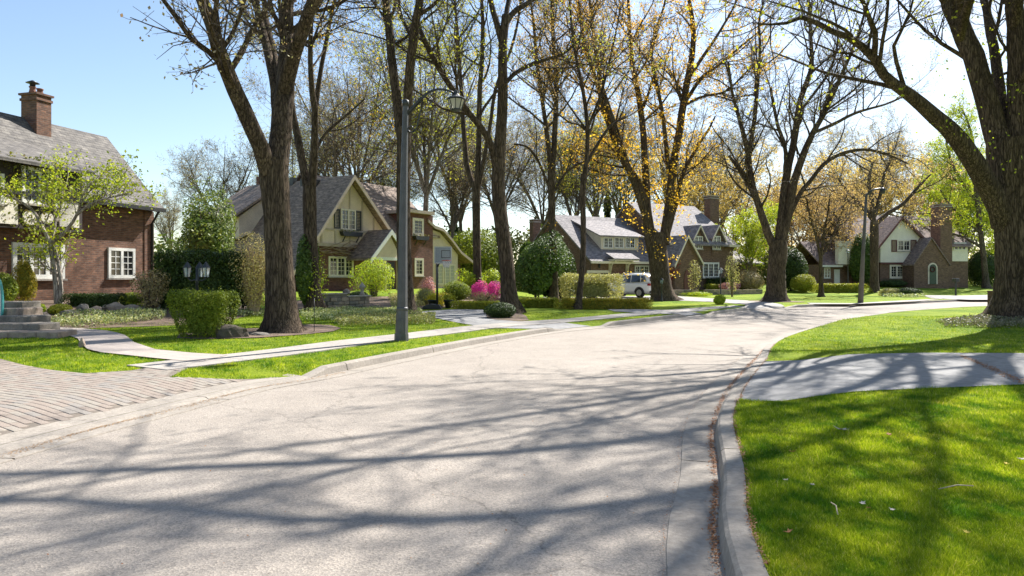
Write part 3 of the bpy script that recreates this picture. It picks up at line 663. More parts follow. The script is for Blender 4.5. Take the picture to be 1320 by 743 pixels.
# ---------------------------------------------------------------- near left house
h = House('brick_house', -15.78, 30, 74.4, .62, 'dark brick house with steep grey shingle roof and brick chimney, nearest on the left'); R = h.root
ez = h.z(210, 268); rw = 2.75; rz = h.z(151, 180, rw)
m = MB(); m.box(-17, 0, 0, 5.4, -1.2, ez-.1); m.prism([(0, ez-.1), (5.4, ez-.1), (rw, rz-.25)], -17, 0, 'x'); m.build('wall', BR1, R)
roof_x(R, -17.3, .22, [(-.42, ez-.08), (.45, ez+.75), (rw, rz), (5.0, ez+.75), (5.8, ez-.08)], RF1)
m = MB(); m.box(-9.5, .2, -.54, -.4, ez-.26, ez-.12); m.build('gutter', BLK, R)
m = MB(); m.tube([(-.12, -.45, ez-.2), (-.12, -.3, ez-.45), (-.12, -.08, ez-.75), (-.12, -.08, -.8)], .05, 8); m.build('downspout', BLK, R)
m = MB(); m.box(-.5, .02, -.035, 0, -1.1, ez-.25); m.build('corner_pier', BR1, R)
pwin(h, 138.5, 173, 320, 358.5, sashes=2, nx=2, nz=4, fw=.12)
pwin(h, 15, 82, 314, 359.5, sashes=3, nx=2, nz=4, fw=.15)
cu0, cu1 = h.u(46, rw-.6), h.u(65, rw-.6); chimney(R, cu0, cu1, rw-.65, rw+.15, ez+1, h.z(55, 124, rw-.6), BR1, capm=BR1)
# jettied bay upstairs with white infill panels
yb = -.45; b0, b1 = -13.5, h.u(106, yb); zb0, zb1 = h.z(60, 297, yb), h.z(60, 212, yb)
m = MB(); m.box(b0, b1, yb, 1.6, zb0, zb1); bay = m.build('upper_bay', DARKT, R)
roof_x(R, b0-.2, b1+.25, [(yb-.35, zb1-.05), (yb+1.0, zb1+.5), (2.2, zb1+1.35)], RF1, .12, 'bay_roof')
def panel(px0, px1, pt, pb):
    m = MB(); m.box(h.u(px0, yb), h.u(px1, yb), yb-.04, yb+.01, h.z((px0+px1)/2, pb, yb), h.z((px0+px1)/2, pt, yb)); return m.build('infill_panel', STUW, R)
panel(-22, 22, 254, 288); panel(76, 101, 260, 293); panel(-75, -30, 254, 288)
for px, py, rr in ((38, 281, 9.3), (60, 281, 8)):
    u_, z_ = h.pix(px, py, yb); ru = h.u(px+rr, yb)-u_; rzv = h.z(px, py-rr, yb)-z_; m = MB()
    m.prism([(u_+ru*math.cos(k*math.pi/12), z_+rzv*math.sin(k*math.pi/12)) for k in range(24)], yb-.04, yb+.01, 'y'); m.build('infill_panel', STUW, R)
pwin(h, 27, 72, 217, 264, yb, sashes=2, nx=2, nz=3, fw=.12)
pwin(h, -30, 4, 222, 262, yb, sashes=2, nx=2, nz=3, fw=.12)
IVY = leafmat('ivy_leaf', [(.1, .13, .02), (.22, .24, .04), (.16, .1, .03)], .3)
rg = np.random.default_rng(5); n = 3800; iu = rg.uniform(b0, b1+.1, n); iz = rg.uniform(zb0-.3, zb1+.2, n)
den = np.sin(iu*1.9)+np.sin(iz*3+iu*1.1)+rg.normal(size=n)*.7+ (iz-zb0)*.5; k = (den > .9)
C = np.stack([iu, np.full(n, yb-.09)+rg.normal(size=n)*.05, iz], 1)[k]; V, Q = leaf_quads(C, .12, rg, 0, np.tile([0, -1, .2], (len(C), 1)))
np_obj('ivy', V, [Q], IVY, R)['kind'] = 'stuff'
# ---------------------------------------------------------------- second house, beige half-timbered gable
h = House('half_timbered_house', -11.9, 42.3, 56.6, .72, 'beige half-timbered gable house with brown roof and brick wing behind the basketball hoop'); R = h.root
ua, za = h.pix(449, 226); ul, zl = h.pix(399, 307); ur, zr = h.pix(498, 299)
zj = h.z(425, 315.5); w0, w1 = h.u(402), h.u(494)
slope = (za-zl)/(ua-ul); sl2 = (za-zr)/(ur-ua)
m = MB(); m.box(w0, w1, .12, 9, -1, zj); m.build('lower_wall', BR2, R)
wl = za-(ua-w0)*slope-.25; wr = za-(w1-ua)*sl2-.25
m = MB(); m.prism([(w0, zj+.002), (w1, zj+.002), (w1, max(zj+.1, wr)), (ua, za-.25), (w0, wl)], 0, 9, 'y'); m.build('gable_wall', STUC, R)
m = MB(); m.box(w0-.05, w1+.05, -.09, .15, zj-.12, zj+.09); m.build('jetty_beam', TIMB, R)
m = MB(); zm = h.z(430, 296)
m.box(w0+.1, w1-.1, -.045, .01, zm-.07, zm+.05)
for t in (.12, .3, .5, .68, .85):
    u_ = w0+(w1-w0)*t; zt = za-.35-(abs(ua-u_)*(slope if u_ < ua else sl2)); m.box(u_-.06, u_+.06, -.04, .012, zj+.09, max(zj+.2, zt))
m.build('timber_frame', TIMB, R)
L0 = ul-2.6; roof_y(R, -.55, 10.5, [(L0, zl-(ul-L0)*slope*.9), (ul, zl), (ua, za), (ur, zr), (ur+.35, zr-.25)], RF2)
bargeboard(R, -.62, -.552, [(L0, zl-(ul-L0)*slope*.9-.03), (ul, zl-.03), (ua, za-.02), (ur, zr-.03), (ur+.3, zr-.22)], TIMB, .3)
m = MB(); m.box(L0+.6, w0-.01, 3, 10.3, -1, zl-(ul-L0)*slope*.5); m.build('side_wall', BR2, R)
# shed dormer on the long left slope
m = MB(); ud = ua-(za-zl)/slope*.55; zd = za-(ua-ud)*slope
m.prism([(ud-1.9, zd-1.75), (ud-1.9, zd-.35), (ua-.9, za-.7), (ua-.9, za-2.9)], 6.3, 9.6, 'y'); m.build('dormer_wall', STUC, R)
m = MB(); m.prism([(ud-2.4, zd-.4), (ud-2.4, zd-.24), (ua-.3, za+.02), (ua-.3, za-.14)], 6.0, 10.1, 'y'); m.build('dormer_roof', RF2, R)
uw = pwin(h, 439, 458, 270, 297, sashes=2, nx=2, nz=4, mat=CREAM, fw=.1, sill=False)
shutter(R, h.u(430.5), h.u(438), h.z(434, 295), h.z(434, 269.5), 0, BLK); shutter(R, h.u(458.3), h.u(465), h.z(461, 298), h.z(461, 272), 0, BLK)
def flowerbox(px0, px1, py, y=0.):
    u0, u1 = h.u(px0, y), h.u(px1, y); z1 = h.z((px0+px1)/2, py, y); m = MB()
    m.prism([(u0, z1), (u1, z1), (u1-.12, z1-.28), (u0+.12, z1-.28)], y-.38, y-.06, 'y'); m.bar((u0+.3, y-.04, z1-.65), (u0+.3, y-.3, z1-.28), .05); m.bar((u1-.3, y-.04, z1-.65), (u1-.3, y-.3, z1-.28), .05)
    b = m.build('flower_box', BLK, R); rg = np.random.default_rng(int(px0)); C = np.stack([rg.uniform(u0, u1, 160), y-.2+rg.normal(size=160)*.1, z1+rg.uniform(-.12, .18, 160)], 1)
    V, Q = leaf_quads(C, .09, rg, .3); np_obj('trailing_plant', V, [Q], IVY, b)['kind'] = 'stuff'
flowerbox(436.5, 463, 299.5)
pwin(h, 423, 455, 331, 357, .12, sashes=3, nx=2, nz=4, mat=CREAM, fw=.13)
rgv = random.Random(4); m = MB()
for q in range(16):
    u_ = w0+rgv.uniform(0, .3)+(w1-w0)*rgv.random()*.6; z_ = zj-.25-rgv.random()*.3; pts_ = [(u_, -.12, z_)]
    for k in range(7): u_ += rgv.uniform(.15, .45); z_ += rgv.uniform(-.14, .16); pts_.append((min(u_, w1+.9), -.12-rgv.random()*.25, z_))
    m.tube(pts_, [.03, .028, .025, .022, .02, .016, .012, .008], 5, False)
m.tube([(w1-.5, -.1, -.5), (w1-.7, -.15, 1), (w1-.9, -.15, zj-.4)], [.07, .05, .03], 6)
m.build('bare_vine', M('vine_bark', (.3, .22, .15), (.2, .14, .1), 4, .9), R)['kind'] = 'stuff'
for px, py in ((392, 246), (378, 252), (408, 243), (366, 262)):
    yv = 2.5+(410-px)*.09; u_, z_ = h.pix(px, py, yv); zr_ = za-(ua-u_)*slope; m = MB(); m.box(u_-.18, u_+.18, yv-.18, yv+.18, zr_-.25, zr_+.28); m.build('roof_vent', BLK, R)
# brick wing to the right
yw = 1.6; u0w, u1w = w1-.2, h.u(561, yw); zew = h.z(520, 301, yw)
m = MB(); m.box(u0w, u1w, yw, 9, -1, zew); m.build('wing_wall', BR2, R)
zrw = h.z(478, 237, 5.5); roof_x(R, ua+.6, u1w+.1, [(yw-.45, zew-.05), (5.5, zrw), (9.4, zew)], RF2)
m = MB(); m.box(u0w, u1w-.4, yw-.58, yw-.45, zew-.2, zew-.06); m.build('gutter', TIMB, R)
yd = .9; d0, d1 = h.u(527, yd), h.u(558, yd); zd1 = h.z(540, 276, yd)
m = MB(); m.box(d0, d1, yd, 5, -1, zd1); m.build('brick_bay', BR2, R)
m = MB(); m.box(d0-.35, d1-.25, yd-.4, 5, zd1+.002, zd1+.24); m.build('bay_roof', TIMB, R)
pwin(h, 531.5, 545.5, 281.5, 304, yd, sashes=1, nx=2, nz=4, mat=CREAM, fw=.2); flowerbox(531, 549, 305, yd)
pwin(h, 534, 545.5, 333, 356, yd, sashes=1, nx=2, nz=4, mat=CREAM, fw=.17)
# garden end with sweeping roof line
ye = 1.2; e0, e1_ = h.u(556, ye), h.u(590, ye)
pts = [h.pix(x, y, ye) for x, y in ((547, 283), (556, 291), (567, 295), (578, 308), (590, 324), (606, 337))]
m = MB(); m.prism([(e0, -1)]+[(e0, pts[1][1]-.3)]+[(p[0], p[1]-.3) for p in pts[2:5]]+[(e1_, -1)], ye, 6.5, 'y'); m.build('garden_wall_gable', STUC, R)
roof_y(R, ye-.35, 7, pts, RF2, .18, 'sweeping_roof'); bargeboard(R, ye-.42, ye-.352, [(p[0], p[1]-.02) for p in pts], TIMB, .22)
m = MB(); m.box(e1_, e1_+1.0, ye+.5, 6, -1, pts[5][1]-.25); m.build('end_wall', BR2, R)
pwin(h, 561, 571, 341, 367, ye, sashes=1, nx=2, nz=5, mat=CREAM, fw=.1, sill=False, name='garden_door', glass=CURT)
pwin(h, 572.5, 586, 341, 367, ye, sashes=2, nx=1, nz=5, mat=CREAM, fw=.1, sill=False, name='garden_door', glass=CURT)
# entry porch
yp = -1.9; pa = h.pix(501, 296, yp); pl_ = h.pix(474, 333, yp); pr = h.pix(516, 318, yp)
roof_y(R, yp-.25, yw+.5, [pl_, pa, pr], RF2, .14, 'porch_roof'); bargeboard(R, yp-.31, yp-.252, [(pl_[0], pl_[1]-.01), (pa[0], pa[1]-.01), (pr[0], pr[1]-.01)], WHITE, .34)
m = MB(); zt = min(pl_[1], pr[1])+.0; m.prism([(pl_[0]+.7, zt+.1), (pr[0]-.1, zt+.1), (pa[0], pa[1]-.3)], yp-.1, yp, 'y'); m.build('porch_gable', STUC, R)
m = MB(); m.box(pl_[0]+.6, pr[0], yp-.12, yp+.02, zt-.1, zt+.099); m.build('porch_beam', WHITE, R)
for px in (496, 513): m = MB(); u_ = h.u(px, yp); m.box(u_-.09, u_+.09, yp-.1, yp+.08, -.3, zt-.1); m.build('porch_post', TIMB, R)
m = MB(); m.box(h.u(497, yw), h.u(508, yw), yw-.06, yw, -.2, 2.0); m.build('door', BLK, R)
m = MB(); m.box(h.u(489, yp), h.u(516, yp), yp-1.1, yp, -.8, -.5); m.build('step', CAPST, R)
m = MB(); m.box(h.u(491, yp), h.u(515, yp), yp-.7, yp+3, -.8, -.33); m.build('step', CAPST, R)
m = MB(); mu = h.u(405); m.box(ua-.3, ua+.3, 8.5, 9.1, za-.5, za+.6); m.build('chimney', BR2, R)
# ---------------------------------------------------------------- third house, two wings
h = House('brown_brick_house', 6.6, 57., 30.2, .05, 'long brown brick house with grey roofs, cream dormers and a white car in front'); R = h.root
ez = h.z(762, 335); rz = 7.3-.05; U1 = h.u(861); D = 5.5
m = MB(); m.box(0, U1, 0, 11, -.6, ez); m.prism([(0, ez), (11, ez), (D, rz-.2)], 0, U1, 'x'); m.build('garage_wing_wall', BR3, R)
roof_x(R, -.35, U1+.3, [(-.5, ez-.15), (D, rz), (11.5, ez-.15)], RF3)
m = MB(); m.box(-.4, U1-.1, -.66, -.5, ez-.32, ez-.12); m.build('fascia', CREAM, R)
y1 = 1.0; s0, s1 = h.u(775, y1), h.u(823, y1); zt, zb_ = h.z(800, 304.5, y1), h.z(800, 323, y1)
m = MB(); m.prism([(y1, zb_-.5), (y1, zt+.05), (4.6, h.z(800, 290, 4.6)), (4.6, zb_)], s0, s1, 'x'); m.build('dormer', CREAM, R)
roof_x(R, s0-.5, s1+.35, [(y1-.45, zt-.02), (4.9, h.z(800, 286.5, 4.9))], RF3, .12, 'dormer_roof')
for a, b in ((777.5, 789.5), (791.5, 803.5), (805.5, 818)): pwin(h, a, b, 306, 320.5, y1, sashes=2, nx=2, nz=3, mat=WHITE, fw=.1, sill=False)
for a, b in ((756.5, 786),):
    u0, u1 = h.u(a), h.u(b); zt = h.z(770, 349.5)
    m = MB(); m.box(u0, u1, -.08, 0, zt-.16, zt+.05); m.box(u0, u0+.14, -.08, 0, -.1, zt-.16); m.box(u1-.14, u1, -.08, 0, -.1, zt-.16); fr = m.build('garage_door', CREAM, R)
    for k in range(4): m = MB(); q = (zt-.16)/4; m.box(u0+.14, u1-.14, -.04, -.01, k*q+.01, (k+1)*q-.01); m.build('garage_panel', DARKT, fr)
pwin(h, 818, 836, 342.5, 356, sashes=3, nx=2, nz=3, mat=WHITE, fw=.1)
yq = -1.0; u0, u1 = h.u(795, yq), h.u(817, yq); zt = h.z(805, 334, yq)
roof_x(R, u0-.4, u1+.5, [(yq-.2, zt+.02), (.02, zt+.55)], RF3, .1, 'porch_roof')
m = MB(); m.box(u0-.35, u1+.45, yq-.16, 0, zt-.16, zt-.04); m.build('porch_beam', CREAM, R)
for u_ in (u0, u1):
    m = MB(); m.tube([(u_, yq+.1, zt-.16), (u_, -.35, zt-.45), (u_, -.1, zt-1.35)], .07, 6); m.box(u_-.08, u_+.08, -.1, 0, zt-1.6, zt-.16); m.build('bracket', CREAM, R)
m = MB(); m.box(u0+.5, u1-.4, -.07, 0, -.1, 2.1); m.build('door', BROWNP, R)
m = MB(); u_ = h.u(771); m.lathe([(.02, 0), (.09, .06), (.11, .3), (.02, .38)], (u_, -.18, h.z(771, 346)), 8); m.build('wall_lamp', BLK, R)
# tall block
T0, T1 = U1, h.u(945, 0); yt = -.6; te = h.z(862, 311, yt); tr = h.z(820, 261, 4.6); T0 = h.u(861, yt); T1 = h.u(945, yt)
m = MB(); m.box(T0, T1, yt, 10, -.6, te); m.prism([(yt, te), (10, te), (4.6, tr-.22)], T0, T1, 'x'); m.build('main_wall', BR3, R)
roof_x(R, T0-.25, T1+.25, [(yt-.5, te-.2), (4.6, tr), (10.5, te-.2)], RF3, name='main_roof')
m = MB(); m.box(T0-.2, h.u(889, yt), yt-.66, yt-.5, te-.38, te-.16); m.box(h.u(934, yt), T1+.2, yt-.66, yt-.5, te-.38, te-.16); m.build('fascia', CREAM, R)
for a, ap, b, zt_, zw0, zw1 in ((892, 900.5, 910, 290, 304.5, 321.5), (916.5, 924.5, 934, 290, 304.5, 322)):
    y2 = yt-.05; A = h.pix(ap, zt_, y2); Lp = h.pix(a, 307, y2); Rp = h.pix(b, 311, y2); lo = h.z(ap, 330, y2)
    m = MB(); m.prism([(Lp[0]+.12, lo), (Rp[0]-.12, lo), (Rp[0]-.12, Rp[1]-.1), (A[0], A[1]-.15), (Lp[0]+.12, Lp[1]-.1)], y2, 4, 'y'); m.build('wall_dormer', BR3, R)
    roof_y(R, y2-.25, 5, [Lp, A, Rp], RF3, .13, 'dormer_roof'); bargeboard(R, y2-.31, y2-.252, [Lp, A, Rp], CREAM, .2)
    wa, wb = (893.5, 905.5) if ap < 910 else (918, 928.5); pwin(h, wa, wb, zw0, zw1, y2, sashes=2, nx=2, nz=4, mat=WHITE, fw=.1)
y3 = -2.4; A = h.pix(885, 303, y3); Lp = h.pix(867.5, 342, y3); Rp = h.pix(905, 340, y3)
m = MB(); m.prism([(Lp[0]+.2, -.5), (Rp[0]-.5, -.5), (Rp[0]-.5, Rp[1]+.6), (A[0], A[1]-.2), (Lp[0]+.2, Lp[1]+.1)], y3, yt-.01, 'y'); m.build('entry_gable', BR3, R)
roof_y(R, y3-.2, 2.5, [Lp, A, Rp], RF3, .14, 'entry_roof'); bargeboard(R, y3-.27, y3-.202, [Lp, A, Rp], CREAM, .24)
u_ = h.u(887.5, y3); m = MB(); m.prism([(u_-.55, -.1), (u_+.55, -.1), (u_+.55, 1.7), (u_+.35, 2.1), (u_, 2.3), (u_-.35, 2.1), (u_-.55, 1.7)], y3-.07, y3-.01, 'y'); m.build('door', BROWNP, R)
pwin(h, 905.5, 926.5, 338.5, 358.5, yt-.02, sashes=3, nx=2, nz=4, mat=WHITE, fw=.16)
cu0, cu1 = h.u(912.5, 3.4), h.u(924, 3.4); chimney(R, cu0, cu1, 3.1, 3.9, te+.5, h.z(919, 254, 3.4), BR3, 0, False)
m = MB(); roof_x(R, T1+.26, h.u(962, 2), [(-.2, h.z(955, 339, -.2)), (3.4, te-.5)], RF3, .12, 'side_roof'); m = MB(); m.box(T1, h.u(958, 2), .3, 9, -.6, h.z(955, 341, 0)); m.build('side_wall', BR3, R)
m = MB(); m.box(T0+.2, T0+.4, yt-.9, yt, 1.9, 2.0)
chimney(R, h.u(687.5, 9.5), h.u(697, 9.5), 9.5, 10.2, 2, h.z(693, 284, 9.5), BR3, 0, False)
# ---------------------------------------------------------------- fourth house, white stucco gable on the bend
h = House('white_gabled_house', 39.5, 71., 8, .55, 'white stucco gable house with maroon shutters and arched entry on the far bend'); R = h.root
A = h.pix(1160, 279); Lp = h.pix(1128, 319); Rp = h.pix(1195, 314); zj = h.z(1155, 338.5); w0, w1 = h.u(1135), h.u(1194)
m = MB(); sL = (A[1]-Lp[1])/(A[0]-Lp[0]); sR = (A[1]-Rp[1])/(Rp[0]-A[0])
m.prism([(w0, zj), (w1-1.0, zj), (w1, Rp[1]+.1), (A[0], A[1]-.25), (w0, A[1]-.25-(A[0]-w0)*sL)], 0, 6, 'y'); m.build('gable_wall', STUW, R)
m = MB(); m.box(w0+.05, w1-.05, .15, 10, -1, zj-.002); m.build('lower_wall', BR3, R)
m = MB(); m.box(w0, w1-.6, -.06, .2, zj-.18, zj-.001); m.build('jetty_beam', MAROON, R)
roof_y(R, -.45, 9, [Lp, A, Rp, (Rp[0]+.2, Rp[1]-.3)], RF4); bargeboard(R, -.52, -.452, [Lp, A, Rp, (Rp[0]+.2, Rp[1]-.3)], MAROON, .28)
zr4 = h.z(1170, 279, 5); m0, m1 = h.u(1098, 1), h.u(1252, 1); zem = h.z(1230, 316, 1)
m = MB(); m.box(m0+.2, m1-.2, 1.2, 9, -1, zem); m.build('main_wall', BR3, R)
roof_x(R, m0, m1, [(.7, zem-.1), (5, zr4), (9.5, zem)], RF4, name='main_roof')
m = MB(); m.box(h.u(1226, 1), m1-.3, 1.12, 1.3, h.z(1240, 337, 1), zem-.05); m.build('infill_panel', STUW, R)
pwin(h, 1229, 1245, 313, 323, 1.1, sashes=3, nx=1, nz=2, mat=WHITE, fw=.12, sill=False)
m = MB(); m.box(h.u(1081, .6), h.u(1132, .6), .6, 1.19, h.z(1100, 341, .6), zem+.3); m.build('infill_panel', STUW, R)
pwin(h, 1156, 1173, 309.5, 324, sashes=2, nx=2, nz=2, mat=CREAM, fw=.14)
shutter(R, h.u(1149), h.u(1155.7), h.z(1152, 325), h.z(1152, 309.5), 0, MAROON); shutter(R, h.u(1173.3), h.u(1181), h.z(1178, 325), h.z(1178, 309.5), 0, MAROON)
pwin(h, 1146.5, 1173, 341.5, 359, .15, sashes=3, nx=2, nz=4, mat=CREAM, fw=.2)
ch = (1205, 1220); chimney(R, h.u(ch[0], 1), h.u(ch[1], 1), .2, 1.6, -.5, h.z(1213, 265, 1), BR3, 1, False)
ye = -1.6; A2 = h.pix(1200, 306, ye); L2 = h.pix(1176.5, 341, ye); R2 = h.pix(1224, 341, ye)
m = MB(); m.prism([(L2[0]+.15, -1), (R2[0]-.1, -1), (R2[0]-.1, L2[1]+.1), (A2[0], A2[1]-.2), (L2[0]+.15, L2[1]+.1)], ye, .1, 'y'); m.build('entry_gable', BR3, R)
roof_y(R, ye-.15, 2.5, [L2, A2, R2], RF4, .14, 'entry_roof')
u_ = h.u(1202, ye); z0, z1 = h.z(1202, 366.5, ye), h.z(1202, 339, ye); w_ = h.u(1208, ye)-u_
arch = lambda r: [(u_-r, z0), (u_+r, z0)]+[(u_+r*math.cos(k*math.pi/10), z1-w_+r*math.sin(k*math.pi/10)) for k in range(11)]
m = MB(); m.prism(arch(w_), ye-.06, ye-.005, 'y'); dr = m.build('door_surround', CREAM, R)
m = MB(); m.prism(arch(w_*.72), ye-.1, ye-.062, 'y'); m.build('door', M('green_door', (.05, .08, .05), rough=.5), dr)
m = MB(); m.tube([(.24*math.cos(k*math.pi/8), .24*math.sin(k*math.pi/8), 0) for k in range(17)], .07, 6)
o = m.build('wreath', M('wreath_red', (.09, .03, .025), rough=.9), R); o.location = (u_-.1, ye-.13, z1-w_-.15); o.rotation_euler = (math.radians(90), 0, 0)
# low left wing with white door
l0, l1 = h.u(1063, 1), h.u(1084, 1); zl_ = h.z(1072, 341, 1)
m = MB(); m.box(l0, m0+1.0, 1.5, 8, -1, zl_); m.build('low_wing_wall', BR3, R)
roof_x(R, l0-.4, m0+1.1, [(.9, zl_-.05), (5, h.z(1085, 312, 5)), (8.6, zl_)], RF4, name='low_wing_roof')
pwin(h, 1062, 1070, 345, 359, 1.5, sashes=2, nx=1, nz=3, mat=WHITE, fw=.1); m = MB(); m.box(h.u(1075, 1.5), h.u(1082, 1.5), 1.42, 1.5, -.3, 1.9); m.build('door', WHITE, R)
m = MB(); m.box(h.u(1059, 1), h.u(1085, 1), .8, .98, zl_-.28, zl_-.08); m.build('fascia', WHITE, R)
m = MB(); m.box(-3.2, -2.2, 4.4, 5.4, zr4-.2, zr4+.35); m.prism([(-3.4, zr4+.35), (-2., zr4+.35), (-2.7, zr4+1.0)], 4.2, 5.6, 'y'); m.build('cupola', BLK, R)
# ================================================================= the trees, traced limb by limb
def T(name, label, cat, bpx, bpy_, specs, **k):
    b = g(bpx, bpy_); b.z -= .04; ex = k.pop('ext', 6.); s = px_stems(b, b.y, specs, ex, k.get('seed', 1)); s += [[(p[0]-b.x, p[1]-b.y, p[2]-b.z, p[3]) for p in w] for w in k.pop('world', [])]; return tree(name, label, cat, b, s, **k)
T('maple_tree', 'massive grey-brown maple with long left-leaning limb in the soil bed by the near lawn', 'tree', 365, 428, [
    (0, [(365, 432, 50), (364, 415, 46), (361, 370, 41), (359, 320, 38), (356, 270, 39), (353, 225, 42), (354, 205, 40)]),
    (-2, [(352, 238, 28), (338, 195, 25), (318, 150, 24), (300, 110, 23), (282, 62, 21), (262, 0, 18)]),
    (1, [(357, 215, 32), (362, 165, 30), (366, 120, 28), (369, 60, 20), (371, 0, 17)]),
    (2, [(359, 150, 18), (353, 105, 13), (343, 60, 12), (328, 0, 10)]),
    (-1, [(366, 125, 26), (376, 80, 22), (390, 40, 20), (406, 0, 17)]),
    (3, [(362, 110, 12), (355, 75, 9), (344, 30, 8), (340, 0, 7)])],
    leaf=L_BUD, seed=21, nleaf=3., lsize=.085, crown_from=.2, dens=1.3)
T('maple_tree', 'slimmer forked maple directly behind the massive maple', 'tree', 404, 401, [
    (0, [(405, 402, 24), (403, 360, 19), (400, 300, 18), (399, 262, 19), (399, 240, 18)]),
    (1, [(397, 248, 12), (388, 200, 11), (380, 160, 10), (374, 120, 9), (366, 60, 7), (360, 0, 5)]),
    (-1, [(401, 248, 13), (405, 200, 11), (406, 150, 10), (402, 110, 8), (400, 60, 7), (404, 0, 5)]),
    (1, [(405, 150, 8), (412, 100, 7), (421, 50, 6), (432, 0, 5)]),
    (2, [(403, 200, 5), (420, 172, 4), (445, 150, 3.5), (470, 128, 2)])],
    leaf=L_OR, seed=22, nleaf=2.2, lsize=.085, dens=1.3)
T('maple_tree', 'dark tall twin-stemmed maple directly behind the street lamp', 'tree', 524, 407, [
    (0, [(526, 408, 24), (524, 380, 22), (521, 320, 21), (520, 250, 20), (521, 190, 21), (521, 165, 21)]),
    (1, [(518, 178, 15), (513, 140, 14), (507, 90, 13), (502, 40, 13), (498, 0, 12)]),
    (-1, [(524, 178, 15), (526, 120, 14), (531, 65, 14), (537, 25, 13), (541, 0, 12)])],
    leaf=L_YG, seed=23, nleaf=2.2, lsize=.09, d1=2.2, crown_from=.3)
T('maple_tree', 'thick leaning maple with drooping left limb beside the dark round shrub', 'tree', 655, 404, [
    (0, [(658, 405, 26), (656, 380, 23), (652, 330, 22), (645, 280, 21), (642, 235, 20), (644, 190, 18), (647, 150, 16), (648, 110, 15), (648, 60, 13), (652, 20, 12)]),
    (-2, [(641, 225, 11), (634, 190, 10), (620, 165, 9), (600, 140, 8.5), (580, 110, 8), (560, 78, 8), (545, 48, 7), (540, 30, 4)]),
    (0, [(648, 60, 9), (640, 30, 9), (632, 0, 8)]),
    (1, [(650, 40, 8), (660, 18, 8), (680, 4, 7), (705, -12, 5)]),
    (0, [(648, 110, 7), (668, 92, 6), (700, 78, 5), (725, 70, 4), (745, 52, 3), (750, 40, 2)]),
    (1, [(650, 60, 8), (652, 25, 8), (656, 0, 7)])],
    leaf=L_YG, seed=24, nleaf=2.8, lsize=.085, dens=1.2)
T('maple_tree', 'straight-stemmed maple behind the pink azalea, forked into three', 'tree', 615, 386, [
    (0, [(616, 388, 14), (615, 340, 12), (614, 280, 12), (614, 235, 13)]),
    (1, [(612, 245, 8), (602, 215, 8), (598, 170, 7), (594, 110, 6), (590, 50, 5), (586, 0, 4)]),
    (0, [(615, 240, 8), (617, 190, 8), (618, 130, 7), (622, 60, 6), (621, 0, 5)]),
    (-1, [(617, 240, 7), (625, 200, 6), (632, 160, 5), (640, 110, 5), (660, 60, 4), (672, 0, 3)])],
    leaf=L_YG, seed=25, nleaf=1.8, lsize=.1, dens=1.2)
T('maple_tree', 'slim straight maple with amber buds at the corner of the dark evergreen', 'tree', 714, 389, [
    (0, [(714, 390, 13), (714, 340, 11), (712, 300, 10), (711, 240, 11), (711, 210, 10)]),
    (0, [(711, 225, 8), (706, 180, 7), (699, 130, 6), (692, 80, 5), (688, 30, 4), (684, 0, 3)]),
    (1, [(712, 225, 9), (716, 160, 8), (717, 100, 7), (713, 50, 6), (712, 0, 5)]),
    (0, [(710, 248, 4), (695, 210, 4), (680, 190, 3.5), (662, 186, 2.5)]),
    (2, [(713, 250, 5), (728, 225, 4), (745, 212, 3), (765, 205, 2)])],
    leaf=L_OR, seed=26, nleaf=3.2, lsize=.11, dens=1.2, crown_from=.15, epi=1.2)
T('maple_tree', 'thin curved maple rising from the low clipped hedge', 'tree', 745, 399, [
    (0, [(745, 400, 13), (747, 380, 9), (751, 340, 8.5), (752, 290, 8), (751, 250, 9), (753, 225, 9)]),
    (0, [(753, 235, 7), (757, 195, 6.5), (756, 150, 6), (749, 105, 5), (740, 60, 4), (734, 0, 3)]),
    (1, [(754, 215, 5), (768, 190, 4), (785, 165, 3.5), (806, 150, 2.5)]),
    (-1, [(756, 170, 4), (775, 120, 4), (790, 60, 3), (800, 10, 2)])],
    leaf=L_BR, seed=27, nleaf=3.2, lsize=.085, dens=1.3, crown_from=.1)
T('maple_tree', 'broad double-trunked maple beside the white car, left limbs thick with orange bloom', 'tree', 850, 388, [
    (0, [(854, 389, 31), (852, 370, 29), (849, 340, 28), (846, 315, 29), (845, 300, 26)]),
    (0, [(842, 325, 18), (836, 290, 16), (828, 250, 13), (815, 225, 11), (800, 200, 9), (785, 160, 8), (770, 110, 7), (752, 50, 5), (745, 0, 4)]),
    (1, [(838, 300, 14), (834, 260, 12), (832, 220, 11), (830, 180, 10), (825, 130, 9), (818, 100, 8), (813, 60, 6), (810, 0, 4)]),
    (-1, [(834, 285, 9), (820, 245, 9), (806, 205, 9), (793, 165, 8), (778, 120, 7), (768, 70, 5), (760, 0, 4)]),
    (0, [(856, 315, 17), (862, 270, 14), (867, 220, 12), (874, 180, 11), (880, 140, 11), (886, 105, 10), (894, 60, 8), (893, 30, 7), (888, 0, 5)]),
    (1, [(861, 300, 8), (872, 260, 7), (880, 225, 6), (893, 200, 5), (905, 180, 4), (912, 170, 4), (922, 150, 2)]),
    (0, [(862, 220, 7), (858, 180, 6), (853, 140, 5), (843, 90, 5), (840, 60, 4), (852, 20, 3), (858, 0, 3)]),
    (1, [(884, 130, 6), (905, 100, 5), (925, 85, 4), (955, 60, 3), (980, 40, 2)]),
    (1, [(888, 100, 5), (905, 75, 5), (922, 50, 4), (940, 20, 3), (950, 0, 2.5)]),
    (0, [(884, 135, 5), (905, 125, 4), (935, 118, 3), (960, 95, 2.5), (975, 78, 1.5)])],
    leaf=L_OR, seed=28, nleaf=1.4, lsize=.15, epi=6, episp=.5, crown_from=.2)
